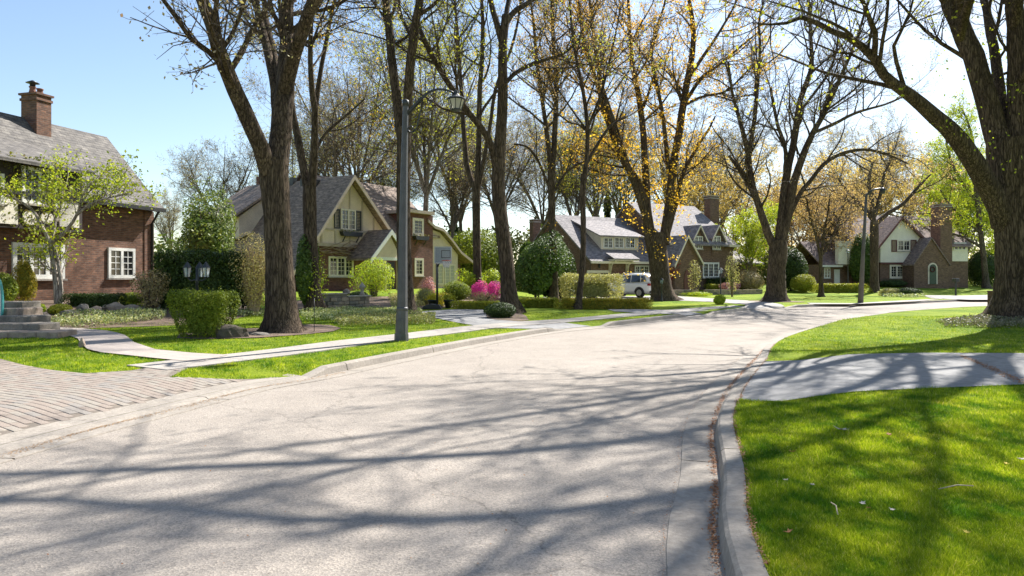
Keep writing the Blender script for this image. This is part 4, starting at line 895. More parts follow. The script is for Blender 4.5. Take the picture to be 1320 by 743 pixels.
T('maple_tree', 'dark wide-spreading bare maple at the far kerb bend, several upright limbs', 'tree', 1000, 389, [
    (0, [(999, 391, 34), (1000, 378, 28), (1001, 350, 26), (1003, 325, 27), (1003, 310, 24)]),
    (0, [(1000, 322, 14), (990, 300, 12), (978, 265, 10), (968, 230, 9), (964, 195, 8), (955, 160, 6), (944, 120, 4), (939, 80, 3)]),
    (1, [(965, 200, 7), (973, 150, 6), (977, 100, 5), (980, 62, 4), (978, 30, 3), (985, 0, 2)]),
    (0, [(980, 268, 6), (965, 240, 6), (950, 215, 5), (939, 201, 4)]),
    (1, [(1003, 318, 12), (1008, 270, 12), (1014, 225, 11), (1022, 190, 10), (1028, 150, 9), (1034, 120, 8), (1046, 90, 7), (1045, 50, 5), (1042, 0, 4)]),
    (0, [(1012, 225, 6), (1012, 190, 6), (1002, 160, 5), (993, 112, 4)]),
    (-1, [(1006, 320, 13), (1016, 280, 12), (1022, 240, 11), (1034, 205, 10), (1046, 175, 8), (1060, 150, 7), (1075, 120, 6), (1090, 85, 5), (1105, 50, 4), (1120, 0, 3)]),
    (0, [(1008, 300, 8), (1030, 252, 7), (1046, 232, 6), (1062, 212, 6), (1085, 198, 5), (1115, 193, 4), (1145, 200, 3.5), (1172, 212, 2)]),
    (1, [(1048, 172, 5), (1075, 160, 5), (1105, 145, 4), (1140, 135, 3), (1170, 122, 2)]),
    (0, [(1030, 145, 4), (1050, 120, 4), (1070, 90, 4), (1080, 50, 3), (1072, 0, 2)])],
    bark=BARK, leaf=L_BUD, seed=29, nleaf=1.2, lsize=.1, dens=1.25, crown_from=.2)
T('maple_tree', 'giant maple on the right lawn with a long limb arching left over the street', 'tree', 1306, 412, [
    (0, [(1315, 414, 72), (1314, 398, 66), (1313, 350, 60), (1311, 290, 60), (1305, 230, 62), (1301, 180, 60)]),
    (-3, [(1295, 290, 34), (1279, 250, 30), (1259, 215, 28), (1235, 180, 26), (1202, 148, 22), (1172, 122, 18), (1142, 100, 14), (1122, 70, 12), (1097, 50, 10), (1067, 38, 8), (1037, 22, 7), (1007, 32, 4), (970, 30, 2)]),
    (1, [(1295, 215, 34), (1281, 160, 31), (1266, 110, 29), (1252, 70, 28), (1235, 25, 25), (1223, 0, 22)]),
    (3, [(1297, 180, 16), (1289, 120, 15), (1282, 70, 13), (1275, 30, 11), (1269, 0, 10)]),
    (0, [(1311, 200, 34), (1313, 150, 30), (1313, 90, 26), (1310, 40, 25), (1308, 0, 24)]),
    (-2, [(1312, 110, 18), (1329, 85, 14), (1352, 60, 12), (1387, 20, 9), (1407, -20, 6)]),
    (2, [(1313, 285, 40), (1329, 220, 36), (1347, 150, 30), (1367, 80, 24), (1382, 0, 18)]),
    (-2, [(1127, 72, 9), (1129, 45, 8), (1119, 20, 7), (1111, 0, 6)]),
    (-3, [(1303, 4, 22), (1297, -150, 15), (1237, -330, 10), (1157, -500, 5)]),
    (-6, [(1307, 40, 18), (1337, -160, 12), (1377, -380, 9), (1397, -560, 5)]),
    (-4, [(1223, 4, 16), (1137, -110, 10), (1047, -220, 7), (940, -310, 3)]),
    (-1, [(1167, 118, 7), (1157, 85, 6), (1152, 60, 5), (1167, 30, 4), (1177, 0, 3)])],
    epi=1.1, epil=L_LIME, world=[[(13.4, 20.3, 9.2, .14), (11.2, 17.6, 10.6, .11), (8, 15.6, 11, .09), (4.6, 14.9, 11.2, .075), (1.4, 14.7, 11.4, .055), (-2.5, 14.9, 12, .03)], [(13.1, 20, 8.6, .13), (11.4, 16.6, 10.0, .11), (8.6, 14.0, 10.5, .09), (6.0, 13.2, 10.7, .08), (3.0, 13.9, 11, .06), (-1.5, 13.4, 11.8, .03)], [(11.4, 16.6, 10, .07), (9.5, 13, 11.5, .05), (7, 11.2, 12.5, .03)]], leaf=L_YG, seed=30, nleaf=1.3, lsize=.1, dens=.66, crown_from=.15, ext=7)
T('maple_tree', 'ivy-clad dark trunked tree in front of the white gabled house', 'tree', 1127, 377, [
    (0, [(1127, 378, 12), (1127, 350, 11), (1127, 310, 12), (1127, 285, 11)]),
    (0, [(1126, 290, 8), (1124, 260, 6), (1120, 235, 5), (1125, 210, 3)]),
    (0, [(1128, 290, 7), (1145, 275, 6), (1165, 262, 5), (1185, 240, 4), (1200, 225, 2)]),
    (1, [(1126, 285, 7), (1110, 265, 5), (1095, 250, 4), (1080, 230, 3)]),
    (0, [(1127, 280, 6), (1135, 250, 5), (1140, 225, 4), (1150, 205, 2)])],
    leaf=L_BR, seed=31, nleaf=2.6, lsize=.12, crown_from=.0, ext=0, d1=1.2, l1=(2, 4.5))
T('maple_tree', 'slender young maple with russet buds by the rounded yellow-green hedge', 'tree', 1059, 383, [
    (0, [(1059, 384, 7.5), (1058, 350, 5.5), (1058, 330, 5.5)]),
    (0, [(1058, 335, 4), (1052, 305, 3.5), (1044, 280, 3), (1040, 255, 2)]),
    (0, [(1058, 335, 4), (1062, 300, 3.5), (1068, 270, 3), (1070, 245, 2)]),
    (1, [(1058, 332, 4), (1075, 300, 3), (1085, 275, 2), (1090, 255, 1.5)])],
    leaf=L_BR, seed=32, nleaf=2.6, lsize=.1, crown_from=.0, ext=0, l1=(1.5, 3.4), d1=3.)
# pale-barked ornamental tree in lime leaf before the near house
T('ornamental_tree', 'pale twin-stemmed tree in fresh lime leaf in front of the near brick house', 'tree', 75, 392, [
    (0, [(74, 394, 9), (72, 365, 7.5), (69, 340, 7), (66, 315, 7.5)]),
    (0, [(78, 393, 7), (78, 360, 5.5), (72, 325, 5), (66, 312, 5)]),
    (0, [(66, 315, 6), (55, 295, 5), (45, 275, 4), (30, 262, 3), (5, 250, 2)]),
    (-1, [(67, 313, 6), (85, 298, 5), (100, 275, 4), (105, 255, 3), (118, 235, 2)]),
    (1, [(66, 312, 5), (72, 285, 4), (80, 255, 3), (78, 225, 2)]),
    (-1, [(98, 278, 3.5), (120, 262, 3), (145, 254, 2.5), (165, 250, 1.5)])],
    bark=BARK_P, leaf=L_LIME, seed=33, nleaf=5.5, lsize=.1, leaf_cluster=.14, up=.12, crown_from=.1, ext=0, l1=(.7, 1.7), l2=(.35, .9), l3=(.2, .5), d1=4.5, d2=5, d3=7, flare=False)
# lime tree hanging into view behind the giant maple
T('linden_tree', 'young yellow-green leafy tree behind the giant maple on the right lawn', 'tree', 1272, 372, [
    (0, [(1272, 373, 9), (1268, 330, 7), (1262, 280, 6.5), (1258, 240, 6)]),
    (0, [(1259, 260, 5), (1240, 235, 4), (1225, 205, 3), (1218, 170, 2)]),
    (0, [(1260, 245, 5), (1258, 205, 4), (1250, 165, 3), (1240, 140, 2)]),
    (0, [(1264, 300, 4), (1245, 285, 3), (1225, 265, 3), (1212, 245, 2)]),
    (1, [(1266, 320, 4), (1240, 305, 3), (1215, 300, 2.5), (1195, 290, 1.5)]),
    (1, [(1262, 265, 4), (1285, 230, 3), (1305, 190, 2)])],
    bark=BARK_G, leaf=L_LIME, seed=34, nleaf=5., lsize=.17, crown_from=.0, ext=0, l1=(1.5, 3.8), d1=3.0)
# ---- background trees: a few grown once, then copied
protos = {}
L_AM = leafmat('spring_leaf_amber', [(.56, .42, .16), (.65, .52, .2), (.46, .32, .18)])
def proto(key, h, r, n, leaf, seed, label, **k):
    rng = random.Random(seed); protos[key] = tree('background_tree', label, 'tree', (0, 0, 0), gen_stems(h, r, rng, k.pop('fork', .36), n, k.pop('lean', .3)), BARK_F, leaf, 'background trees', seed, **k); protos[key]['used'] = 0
BGK = dict(d1=1.5, d2=2.2, d3=4.6, tw=.0075, dens=1.05, crown_from=.1, l1=(2.5, 5.5), l2=(1, 2.6), l3=(.5, 1.2))
proto('bud', 19, .24, 6, L_BUD, 41, '', nleaf=1.8, lsize=.14, lean=.4, **BGK)
proto('yg', 18, .22, 6, L_YG, 42, '', nleaf=1.8, lsize=.14, lean=.45, **BGK)
proto('or', 13, .18, 5, L_AM, 43, '', nleaf=3.4, lsize=.19, fork=.26, lean=.5, **BGK)
proto('br', 12, .17, 5, L_BR, 44, '', nleaf=3.4, lsize=.19, fork=.26, lean=.5, **BGK)
proto('li', 11, .16, 5, L_LIME, 45, '', nleaf=6, lsize=.2, fork=.2, lean=.4, **BGK)
def bgt(key, px, Y, s, label, rz=None, group='background trees', sz=None):
    p = protos[key]; o = p if not p['used'] else copy_tree(p); p['used'] = 1 if o is p else p['used']; o['used'] = 1
    x = (px-660)*Y/F; o.location = (x, Y, Hf(x, Y)-.1 if Y < 90 else 0); o.rotation_euler = (0, 0, rz if rz is not None else (px*.37+Y) % 6.28); o.scale = (s, s, sz or s)
    o['label'] = label; o['group'] = group; return o
BG = [('bud', 285, 62, .72, 'bare budding tree in the sky gap left of the massive maple'),
 ('bud', 222, 75, .55, 'small hazy bare tree just right of the near house roof'),
 ('bud', 432, 60, .95, 'tall tree rising behind the beige gable peak'), ('bud', 462, 68, 1.25, 'tall pale-leafed tree behind the roof ridge of the beige gable house'),
 ('yg', 506, 76, .95, 'tall bare tree between the beige gable and the lamp post'), ('yg', 546, 56, 1.2, 'tall tree behind the brick bay of the half-timbered house'),
 ('bud', 582, 70, .85, 'tall bare tree seen under the street lamp lantern'), ('yg', 596, 80, 1.15, 'distant tall tree above the backboard'),
 ('bud', 640, 78, 1.1, 'distant bare tree behind the thick leaning maple'), ('bud', 700, 90, 1.2, 'far bare tree left of the small roof chimney'), ('bud', 770, 84, 1.25, 'far bare tree above the garage wing roof'),
 ('yg', 800, 100, 1.3, 'far pale tree above the ridge of the garage wing'), ('bud', 860, 92, 1.3, 'far bare tree behind the main roof ridge'),
 ('or', 905, 84, 1.15, 'amber-leafed tree directly behind the brown brick chimney'), ('or', 948, 88, 1.2, 'amber-leafed tree right of the brown brick chimney'),
 ('or', 985, 96, 1.2, 'golden-leafed tree behind the bare spreading maple'), ('br', 1042, 86, 1.0, 'russet tree left of the low white-trimmed wing'),
 ('br', 1022, 98, 1.2, 'russet tree between the spreading maple and the slender young maple'), ('or', 1092, 88, 1.25, 'amber tree rising behind the low wing of the white gabled house'),
 ('br', 1078, 74, .8, 'russet tree beside the dark ivy-clad trunk'), ('or', 1155, 92, 1.25, 'amber tree behind the white gable peak'),
 ('br', 1196, 96, 1.3, 'russet tree behind the chimney of the white gabled house'), ('li', 1240, 84, 1.15, 'lime-leafed tree behind the right end of the white gabled house'),
 ('li', 962, 66, .62, 'small lime-leafed tree between the brown house and the spreading maple'), ('li', 1300, 92, 1.3, 'far lime-leafed tree hidden partly by the giant maple'),
 ('yg', 1215, 110, 1.2, 'far pale tree high above the white gabled house'), ('bud', 1120, 105, 1.35, 'far bare tree above the amber crowns'),
 ('bud', 930, 112, 1.4, 'far bare tree high behind the brown house'), ('yg', 380, 70, .9, 'tall tree glimpsed between the massive and the slim maple'),
 ('yg', 745, 74, 1.0, 'tall tree behind the gable end of the garage wing')]
for b in BG: bgt(*b)
# trees outside the frame on the right whose crowns shade the street
for i, (x, y, s, key) in enumerate(((12.5, 4.5, .85, 'yg'), (16, 8.5, .75, 'bud'), (19.5, 13, 1.05, 'yg'), (30, 28, 1., 'bud'), (17, 0, .9, 'bud'), (-17, 12, .7, 'yg'))):
    o = copy_tree(protos[key]); o.location = (x, y, Hf(x, y)-.1); o.rotation_euler = (0, 0, i*1.7); o.scale = (s, s, s); o['label'] = ('nearest unseen street tree right of the camera', 'second unseen street tree right of the driveway', 'unseen maple beyond the giant maple', 'unseen tree past the right end of the street', 'unseen tree behind the camera on the right', 'unseen tree left of the paver driveway')[i]; o['group'] = 'street trees beyond the frame'
# conifers far behind
def conifer(px, Y, h, label, mat, seed):
    x = (px-660)*Y/F; rng = np.random.default_rng(seed); r = empty('conifer', (x, Y, 0), 0, label, 'tree', 'far conifers')
    MB().tube([(0, 0, -.2), (0, 0, h*.5), (0, 0, h)], [h*.016, h*.01, .02], 7).build('trunk', BARK, r)
    n = 5200; t = rng.random(n)**.7; z = h*(1-t*.86); lay = np.floor(t*15); R = h*.2*t*(.75+.35*np.sin(lay*7.3))*rng.uniform(.3, 1, n)**.5; a = rng.uniform(0, 6.28, n)
    a = np.round(a*2.2+lay)/2.2+rng.normal(size=n)*.16; C = np.stack([R*np.cos(a), R*np.sin(a), z-R*.28], 1); V, Q = leaf_quads(C, .42, rng, .2); np_obj('crown', V, [Q], mat, r)
L_CON = leafmat('conifer_needles', [(.035, .06, .03), (.06, .09, .04), (.09, .11, .05)], .15)
L_EVG = leafmat('evergreen_leaf', [(.05, .09, .02), (.09, .15, .03), (.14, .2, .04)], .25)
for px, Y, hh, lb in ((783, 105, 15.5, 'tallest dark conifer above the cream dormer'), (768, 108, 13.5, 'conifer left of the tallest one above the cream dormer'), (798, 102, 13.0, 'conifer right of the tallest one above the cream dormer'),
                      (585, 92, 13, 'conifer in the gap above the sweeping roof'), (646, 95, 10.5, 'blue-green conifer behind the pink azalea'), (690, 100, 10.5, 'conifer peeking beside the small roof chimney'), (845, 118, 15, 'far conifer behind the broad double maple')):
    conifer(px, Y, hh, lb, L_CON, int(px))
# ================================================================= hedges, shrubs, beds
HG = leafmat('hedge_leaf', [(.12, .17, .02), (.2, .26, .03), (.27, .3, .04)], .4)
HD = leafmat('dark_hedge_leaf', [(.03, .055, .015), (.05, .085, .02), (.08, .12, .025)], .2)
HY = leafmat('yellow_hedge_leaf', [(.26, .3, .03), (.38, .36, .05), (.2, .26, .03)], .4)
HO = leafmat('golden_hedge_leaf', [(.4, .28, .04), (.52, .44, .06), (.28, .28, .04), (.16, .2, .03)], .45)
TANY = leafmat('tan_yellow_buds', [(.58, .46, .2), (.66, .56, .28), (.4, .36, .12)], .35)
HP = leafmat('budding_shrub_leaf', [(.36, .34, .14), (.44, .42, .2), (.26, .28, .1)], .35)
HT = leafmat('tan_shrub_leaf', [(.34, .26, .15), (.42, .34, .18), (.24, .22, .1)], .3)
PK = leafmat('magenta_blossom', [(.62, .05, .42), (.75, .1, .5), (.5, .04, .36)], .4)
PP = leafmat('pale_pink_blossom', [(.6, .25, .36), (.65, .38, .42), (.4, .22, .22)], .4)
RDL = leafmat('red_maple_leaf', [(.35, .04, .05), (.45, .08, .08), (.25, .03, .04)], .4)
VAR = leafmat('variegated_groundcover', [(.16, .24, .06), (.42, .46, .22), (.6, .6, .36), (.1, .17, .04)], .3)
LIMEL = leafmat('lime_perennial', [(.3, .42, .03), (.45, .5, .05), (.22, .34, .03)], .4)
YEL = leafmat('yellow_forsythia', [(.6, .5, .04), (.5, .45, .05), (.35, .38, .05)], .4)
P = shrub_px
P('clipped_bush', 'big flat-topped clipped green bush around the garden lamp', 'bush', 210, 293, 375, 437, HG, depth=1.5, n=15000, leaf=.045, shape='vasebox', shell=.45, stems=26, amp=.1, up=.5, corek=.6, seed=3)
P('dark_hedge', 'tall dark yew hedge between the near house and the massive maple', 'hedge', 196, 312, 326, 402, HD, depth=1.6, n=16000, leaf=.09, shape='box', stems=8, seed=4)
P('evergreen_bush', 'big feathery evergreen behind the dark yew hedge', 'bush', 200, 308, 232, 372, leafmat('feathery_green', [(.06, .1, .025), (.14, .2, .045), (.24, .26, .08)], .35), depth=4, Y=34, n=9500, leaf=.15, corek=.5, seed=5, amp=1.1, shell=.8)
P('twiggy_shrub', 'tall tan vase-shaped shrub with many stems left of the massive maple', 'shrub', 286, 350, 300, 408, TANY, depth=2, n=9000, leaf=.065, shape='vase', stems=80, corek=0, seed=6, stemmat=M('tan_stems', (.5, .37, .24), (.36, .26, .17), rough=.9), shell=.8)
P('evergreen_bush', 'narrow evergreen between the two left maples', 'bush', 378, 402, 296, 402, L_EVG, depth=2, n=7000, leaf=.1, seed=7)
P('lime_shrub', 'fresh green shrub at the foot of the slimmer maple', 'shrub', 386, 420, 322, 402, LIMEL, depth=1.5, n=900, leaf=.09, corek=0, stems=12, seed=71, shell=.9)
P('columnar_shrub', 'golden upright cypress beside the front steps', 'shrub', 10, 36, 330, 392, HO, depth=.9, n=4500, leaf=.05, seed=8, amp=.4, stems=4)
P('low_hedge', 'low dark boxwood row under the near house window', 'hedge', 78, 150, 379, 397, HD, depth=.9, n=6000, leaf=.045, shape='box', seed=9)
P('low_hedge', 'brighter boxwood clump right of the dark boxwood row', 'hedge', 148, 178, 377, 394, HG, depth=.9, n=3200, leaf=.045, seed=10)
P('twiggy_shrub', 'loose golden-budded shrub at the far corner of the near house', 'shrub', 158, 212, 343, 402, HT, depth=1.4, n=3000, leaf=.075, shape='vase', stems=30, corek=0, seed=11, shell=.9)
P('lime_perennials', 'bright lime clump beside the stone steps', 'plant', 34, 54, 391, 406, LIMEL, n=1600, leaf=.045, seed=12)
P('lime_perennials', 'yellow-green clump at the foot of the pale-stemmed tree', 'plant', 54, 84, 392, 406, HY, n=2000, leaf=.05, seed=13)
P('leafy_shrub', 'dark spotted shrub left of the golden cypress at the frame edge', 'shrub', -22, 14, 350, 398, HG, n=3000, leaf=.07, seed=14)
P('lime_shrub', 'rounded lime-leaved shrub in front of the brick entry', 'shrub', 447, 508, 330, 383, LIMEL, depth=2.6, n=6000, leaf=.08, seed=15, stems=20, shell=.7, corek=0, amp=.4)
P('leafy_shrub', 'dark low evergreen on the dry-stone wall', 'shrub', 448, 474, 375, 390, HD, n=2500, leaf=.06, seed=16)
P('round_bush', 'dark round yew at the foot of the thick leaning maple', 'bush', 623, 666, 389, 411, HD, depth=1.2, n=6500, leaf=.05, seed=17, amp=.12)
P('round_bush', 'brighter broad rounded shrub in the bed right of the basketball pole', 'bush', 568, 608, 362, 390, HG, depth=1.6, n=4200, leaf=.07, seed=18)
P('yellow_shrub', 'yellow forsythia behind the basketball base', 'shrub', 552, 582, 374, 396, YEL, n=2600, leaf=.06, seed=19, corek=0, shell=.9)
P('azalea', 'left magenta azalea in the bed beside the driveway', 'shrub', 606, 629, 362, 390, PK, n=2800, leaf=.07, seed=20, stems=12, shell=.6, amp=.5, corek=0)
P('azalea', 'right magenta azalea in the bed beside the driveway', 'shrub', 622, 648, 361, 389, PK, n=2900, leaf=.07, seed=211, stems=12, shell=.6, amp=.5, corek=0)
P('twiggy_shrub', 'low brown twiggy shrub below the azaleas', 'shrub', 598, 645, 374, 395, HT, n=2200, leaf=.06, seed=22, stems=40, corek=0, shell=.9)
P('pink_shrub', 'pale pink flowering shrub before the brick wing', 'shrub', 540, 562, 357, 388, PP, n=1900, leaf=.08, seed=23, corek=0, shell=.8, stems=14)
P('grey_shrub', 'pale grey-green shrub beside the lamp pole', 'shrub', 534, 560, 370, 394, HP, n=2200, leaf=.06, seed=24)
P('low_hedge', 'low green edging along the back of the left driveway', 'hedge', 580, 660, 388, 399.5, HY, depth=.9, n=6500, leaf=.05, shape='box', seed=25)
P('green_shrub', 'fresh yellow-green shrubs at the end of the sweeping roof', 'shrub', 590, 620, 345, 386, LIMEL, n=2000, leaf=.12, seed=26, amp=1.2, shell=.9, corek=0, stems=20)
P('green_shrub', 'fresh yellow-green shrub behind the right magenta azalea', 'shrub', 620, 650, 342, 386, LIMEL, n=2000, leaf=.12, seed=261, amp=1.2, shell=.9, corek=0, stems=20)
P('evergreen_bush', 'rounded mid-green tree mass behind the sweeping roof', 'bush', 568, 650, 292, 382, HG, depth=7, Y=60, n=9000, leaf=.22, seed=27, amp=.5)
P('evergreen_bush', 'large dark evergreen screen beside the slim straight maple', 'bush', 660, 726, 296, 389, L_EVG, depth=4, n=20000, leaf=.15, seed=28, amp=.9, shell=.6)
P('evergreen_bush', 'dark evergreen right of the slim straight maple', 'bush', 696, 750, 302, 386, HD, depth=4, n=12000, leaf=.15, seed=29, amp=.9, shell=.6)
P('low_hedge', 'long low golden clipped hedge on the lawn before the white car', 'hedge', 718, 840, 384.5, 399, HO, depth=1.0, n=15000, leaf=.055, shape='box', seed=30)
P('low_hedge', 'left piece of clipped hedge between the thick maple and the thin maple', 'hedge', 668, 720, 384, 397, HY, depth=1.0, n=7000, leaf=.055, shape='box', seed=31)
P('budding_hedge', 'tall pale budding hedge hiding the front of the white car', 'hedge', 722, 804, 353, 387.5, HP, depth=1.6, n=8500, leaf=.1, shape='box', seed=32, stems=50, shell=.7, corek=.5)
P('red_maple', 'small red-leaved maple behind the broad double maple', 'tree', 858, 880, 330, 378, RDL, n=1200, leaf=.13, seed=33, shape='vase', corek=0)
P('box_hedge', 'clipped hedge left of the brown front door path', 'hedge', 862, 894, 367, 376, HY, depth=1.0, n=3500, leaf=.08, shape='box', seed=34)
P('box_hedge', 'clipped hedge under the white bay window', 'hedge', 906, 942, 358, 374, HD, depth=1.0, n=3500, leaf=.08, shape='box', seed=35)
P('box_hedge', 'low bright hedge in front of the hedge under the bay window', 'hedge', 910, 974, 366.5, 376, HY, depth=1.0, n=4500, leaf=.08, shape='box', seed=36)
P('pink_shrub', 'flat dusty pink shrub before the box hedge', 'shrub', 930, 958, 363, 377, PP, n=2600, leaf=.08, seed=37)
P('tan_bush', 'rounded russet bush at the right end of the brown house', 'bush', 955, 990, 350, 377, HT, n=3500, leaf=.1, seed=38)
P('ornamental_pear', 'small pale-blossomed tree in front of the brown brick entry gable', 'tree', 888, 907, 330, 381, HP, n=900, leaf=.1, seed=39, stems=12, corek=0, shell=.9)
P('ornamental_pear', 'small pale-leafed tree right of the white bay window', 'tree', 936, 956, 322, 383, HP, n=1000, leaf=.1, seed=40, stems=12, corek=0, shell=.9)
P('lime_perennials', 'yellow-green flower clump on the verge by the forecourt', 'plant', 921, 937, 379, 393, LIMEL, n=1500, leaf=.08, seed=41)
P('lime_perennials', 'low lime bed beside the forecourt drive', 'plant', 884, 922, 376.5, 382.5, LIMEL, n=1500, leaf=.08, seed=42)
P('round_hedge', 'rounded yellow-green hedge right of the spreading maple', 'hedge', 1024, 1056, 353.5, 378, HY, n=5200, leaf=.1, seed=43, amp=.12)
P('box_hedge', 'clipped yellow-green hedge along the far lawn by the concrete pole', 'hedge', 1052, 1119, 366, 377.5, HY, depth=1.6, n=6500, leaf=.1, shape='box', seed=44)
P('dark_bush', 'dark evergreen bush behind the rounded yellow-green hedge', 'bush', 1004, 1048, 318, 376, HD, n=8000, leaf=.16, seed=45, amp=.4)
P('dark_bush', 'dark evergreen at the right end of the white gabled house', 'bush', 1256, 1296, 322, 370, HD, n=8000, leaf=.16, seed=46, amp=.4)
P('dark_bush', 'ivy mass around the dark trunk before the white gabled house', 'bush', 1098, 1134, 296, 370, L_EVG, n=9000, leaf=.16, seed=47, amp=.4)
P('low_bush', 'dark mounded shrub on the lawn before the arched door', 'bush', 1163, 1194, 370.5, 382.5, HD, n=3500, leaf=.08, seed=48)
P('low_bush', 'pale mounded shrub left of the dark mounded shrub', 'bush', 1140, 1166, 371, 382, HP, n=2500, leaf=.08, seed=49)
P('dark_bush', 'small dark shrub left of the arched door', 'bush', 1188, 1201, 352, 370, HD, n=1600, leaf=.12, seed=50)
P('dark_bush', 'pale-tipped shrub right of the arched door', 'bush', 1219, 1236, 348, 370, HG, n=1600, leaf=.12, seed=51)
P('low_bush', 'low shrubs under the front window of the white gabled house', 'bush', 1136, 1178, 361, 371, HD, n=2600, leaf=.1, seed=52)
# far green wall of gardens, one mass
def mass(name, pts, mat, n, size, seed):
    rng = np.random.default_rng(seed); A = []
    for (x, y, rx, ry, h) in pts:
        k = n//len(pts); d = rng.normal(size=(k, 3)); d /= np.linalg.norm(d, axis=1)[:, None]; r = (1-.3*rng.random(k))*lumpy(d, rng, .5, 16)
        c = d*r[:, None]*np.array([rx, ry, h/2]); c += np.array([x, y, h*.42]); A.append(c)
    A = np.concatenate(A); V, Q = leaf_quads(A, size, rng, .2); o = np_obj(name, V, [Q], mat); return tag(o, kind='stuff')
tag(mass('distant_shrubbery', [((p-660)*Y/F, Y, 6, 3, h) for p, Y, h in ((180, 60, 5), (245, 64, 6), (300, 62, 5), (360, 66, 5), (420, 74, 7), (470, 80, 8), (520, 84, 8), (560, 82, 8), (600, 78, 8), (640, 76, 8), (680, 78, 8), (715, 84, 8), (960, 92, 6), (1000, 92, 6.5), (1040, 96, 6), (1075, 98, 6.5), (1250, 96, 7), (1290, 90, 6), (1340, 84, 7), (1000, 100, 5), (590, 66, 5))], leafmat('distant_green', [(.12, .17, .05), (.2, .25, .07), (.3, .28, .1)], .3), 44000, .42, 61), 'distant dark green shrubbery closing the gaps between the houses', 'shrubbery')
tag(mass('distant_amber_thicket', [((p-660)*Y/F, Y, 5, 3, h) for p, Y, h in ((925, 100, 9), (965, 104, 10), (1010, 106, 9), (1060, 108, 8), (1100, 108, 8), (1320, 104, 10))], L_BR, 9000, .4, 62), 'hazy russet thicket far behind the houses at the bend', 'thicket')
# ground covers
def cover(name, poly, mat, dens, size, h, label, seed, cap=16000):
    a = abs(sum(poly[i][0]*poly[(i+1) % len(poly)][1]-poly[(i+1) % len(poly)][0]*poly[i][1] for i in range(len(poly))))/2
    rng = np.random.default_rng(seed); n = int(min(cap, a*dens)); x, y = scatter(poly, n, rng)
    z = H(x, y)+h*rng.random(len(x))**.7*(.5+.5*(np.sin(x*3.1)*np.sin(y*2.7)*.5+.5)); V, Q = leaf_quads(np.stack([x, y, z], 1), size, rng, .9); return tag(np_obj(name, V, [Q], mat), label, 'ground cover', None, 'stuff')
cover('ground_cover', gp([(66, 415), (60, 421), (100, 424), (160, 419), (212, 412), (215, 403), (170, 405), (120, 408), (85, 411)]), VAR, 700, .07, .3, 'variegated white and green ground cover below the boulders', 71)
cover('ground_cover', gp([(290, 404), (300, 409), (345, 408), (348, 402), (320, 401)]), VAR, 500, .07, .22, 'ground cover left of the massive maple', 72)
cover('ground_cover', gp([(385, 405), (395, 413), (440, 414), (478, 409), (540, 407), (545, 403), (480, 401), (420, 402)]), VAR, 600, .07, .25, 'variegated bed between the two left maples and the lamp', 73)
cover('ground_cover', gp([(430, 417), (440, 422), (480, 421), (515, 420), (560, 418), (562, 413), (540, 410), (480, 411), (440, 413)]), leafmat('pale_perennial', [(.36, .36, .14), (.45, .44, .2), (.22, .28, .08), (.3, .24, .12)], .3), 900, .06, .32, 'pale yellow-green perennials around the lamp and dark maple', 74)
cover('ground_cover', gp([(120, 392), (125, 398), (195, 396), (200, 391)]), LIMEL, 500, .06, .22, 'lime bed edging above the boulders', 75)
cover('ground_cover', gp([(500, 383), (505, 399), (548, 397), (550, 384)]), HP, 260, .08, .35, 'grey-green perennial bed before the brick wing', 76)
cover('ground_cover', blob(g(1298, 417), 1.9, 1.0, seed=3), leafmat('dry_perennial', [(.2, .19, .14), (.3, .27, .2), (.12, .16, .06)], .2), 900, .06, .22, 'dry grey-green plants at the foot of the giant maple', 77)
cover('ground_cover', gp([(1130, 379), (1140, 383), (1180, 384), (1195, 382.5), (1170, 380)]), VAR, 120, .12, .3, 'pale ground cover along the far lawn', 78)
cover('ground_cover', gp([(648, 392), (660, 396), (676, 398), (676, 393), (660, 390)]), LIMEL, 500, .07, .3, 'bright bed at the right of the thick leaning maple', 79)
cover('weeds', gp([(306, 429), (318, 429), (318, 434), (308, 434)]), LIMEL, 400, .07, .2, 'small green weeds beside the mossy rock', 80)
# grass blades
def blades(name, poly_pts, n, h, w, seed, label, fall=True):
    rng = np.random.default_rng(seed); x, y = poly_pts(n, rng); m = len(x); z = H(x, y)-.008
    a = rng.uniform(0, 6.28, m); cl = .6+.6*(np.sin(x*5.3+np.sin(y*3))*np.sin(y*4.7+np.sin(x*4))*.5+.5); hh = h*rng.uniform(.45, 1.2, m)*cl; ww = w*rng.uniform(.7, 1.3, m)*(1+np.hypot(x, y)*.12)
    l = rng.normal(size=(m, 2))*.45*hh[:, None]; V = np.empty((m, 3, 3))
    V[:, 0] = np.stack([x-np.cos(a)*ww, y-np.sin(a)*ww, z], 1); V[:, 1] = np.stack([x+np.cos(a)*ww, y+np.sin(a)*ww, z], 1); V[:, 2] = np.stack([x+l[:, 0], y+l[:, 1], z+hh], 1)
    return tag(np_obj(name, V.reshape(-1, 3), [np.arange(m*3).reshape(m, 3)], BLADE), label, 'grass', None, 'stuff')
bm_, bt_, bb_ = node_mat('grass_blade'); bb_.inputs['Roughness'].default_value = .6; bb_.inputs['Specular IOR Level'].default_value = .2
v = coords(bt_, 'Object', (1, .8, 1)); gmn = bt_.nodes.new('ShaderNodeNewGeometry')
c1 = ramp(bt_, gmn.outputs['Random Per Island'], [(.13, .22, .012), (.28, .38, .02), (.42, .5, .05), (.66, .6, .34)], [0, .5, .9, 1])
pt = ramp(bt_, noise(bt_, v, 1.1, 8, .7), [(1, 1, 1), (1.5, 1.2, 1.9)], [.56, .7]); pt2 = ramp(bt_, noise(bt_, v, 2.6, 6, .7), [(.26, .48, .42), (1.25, 1.2, 1)], [.4, .6])
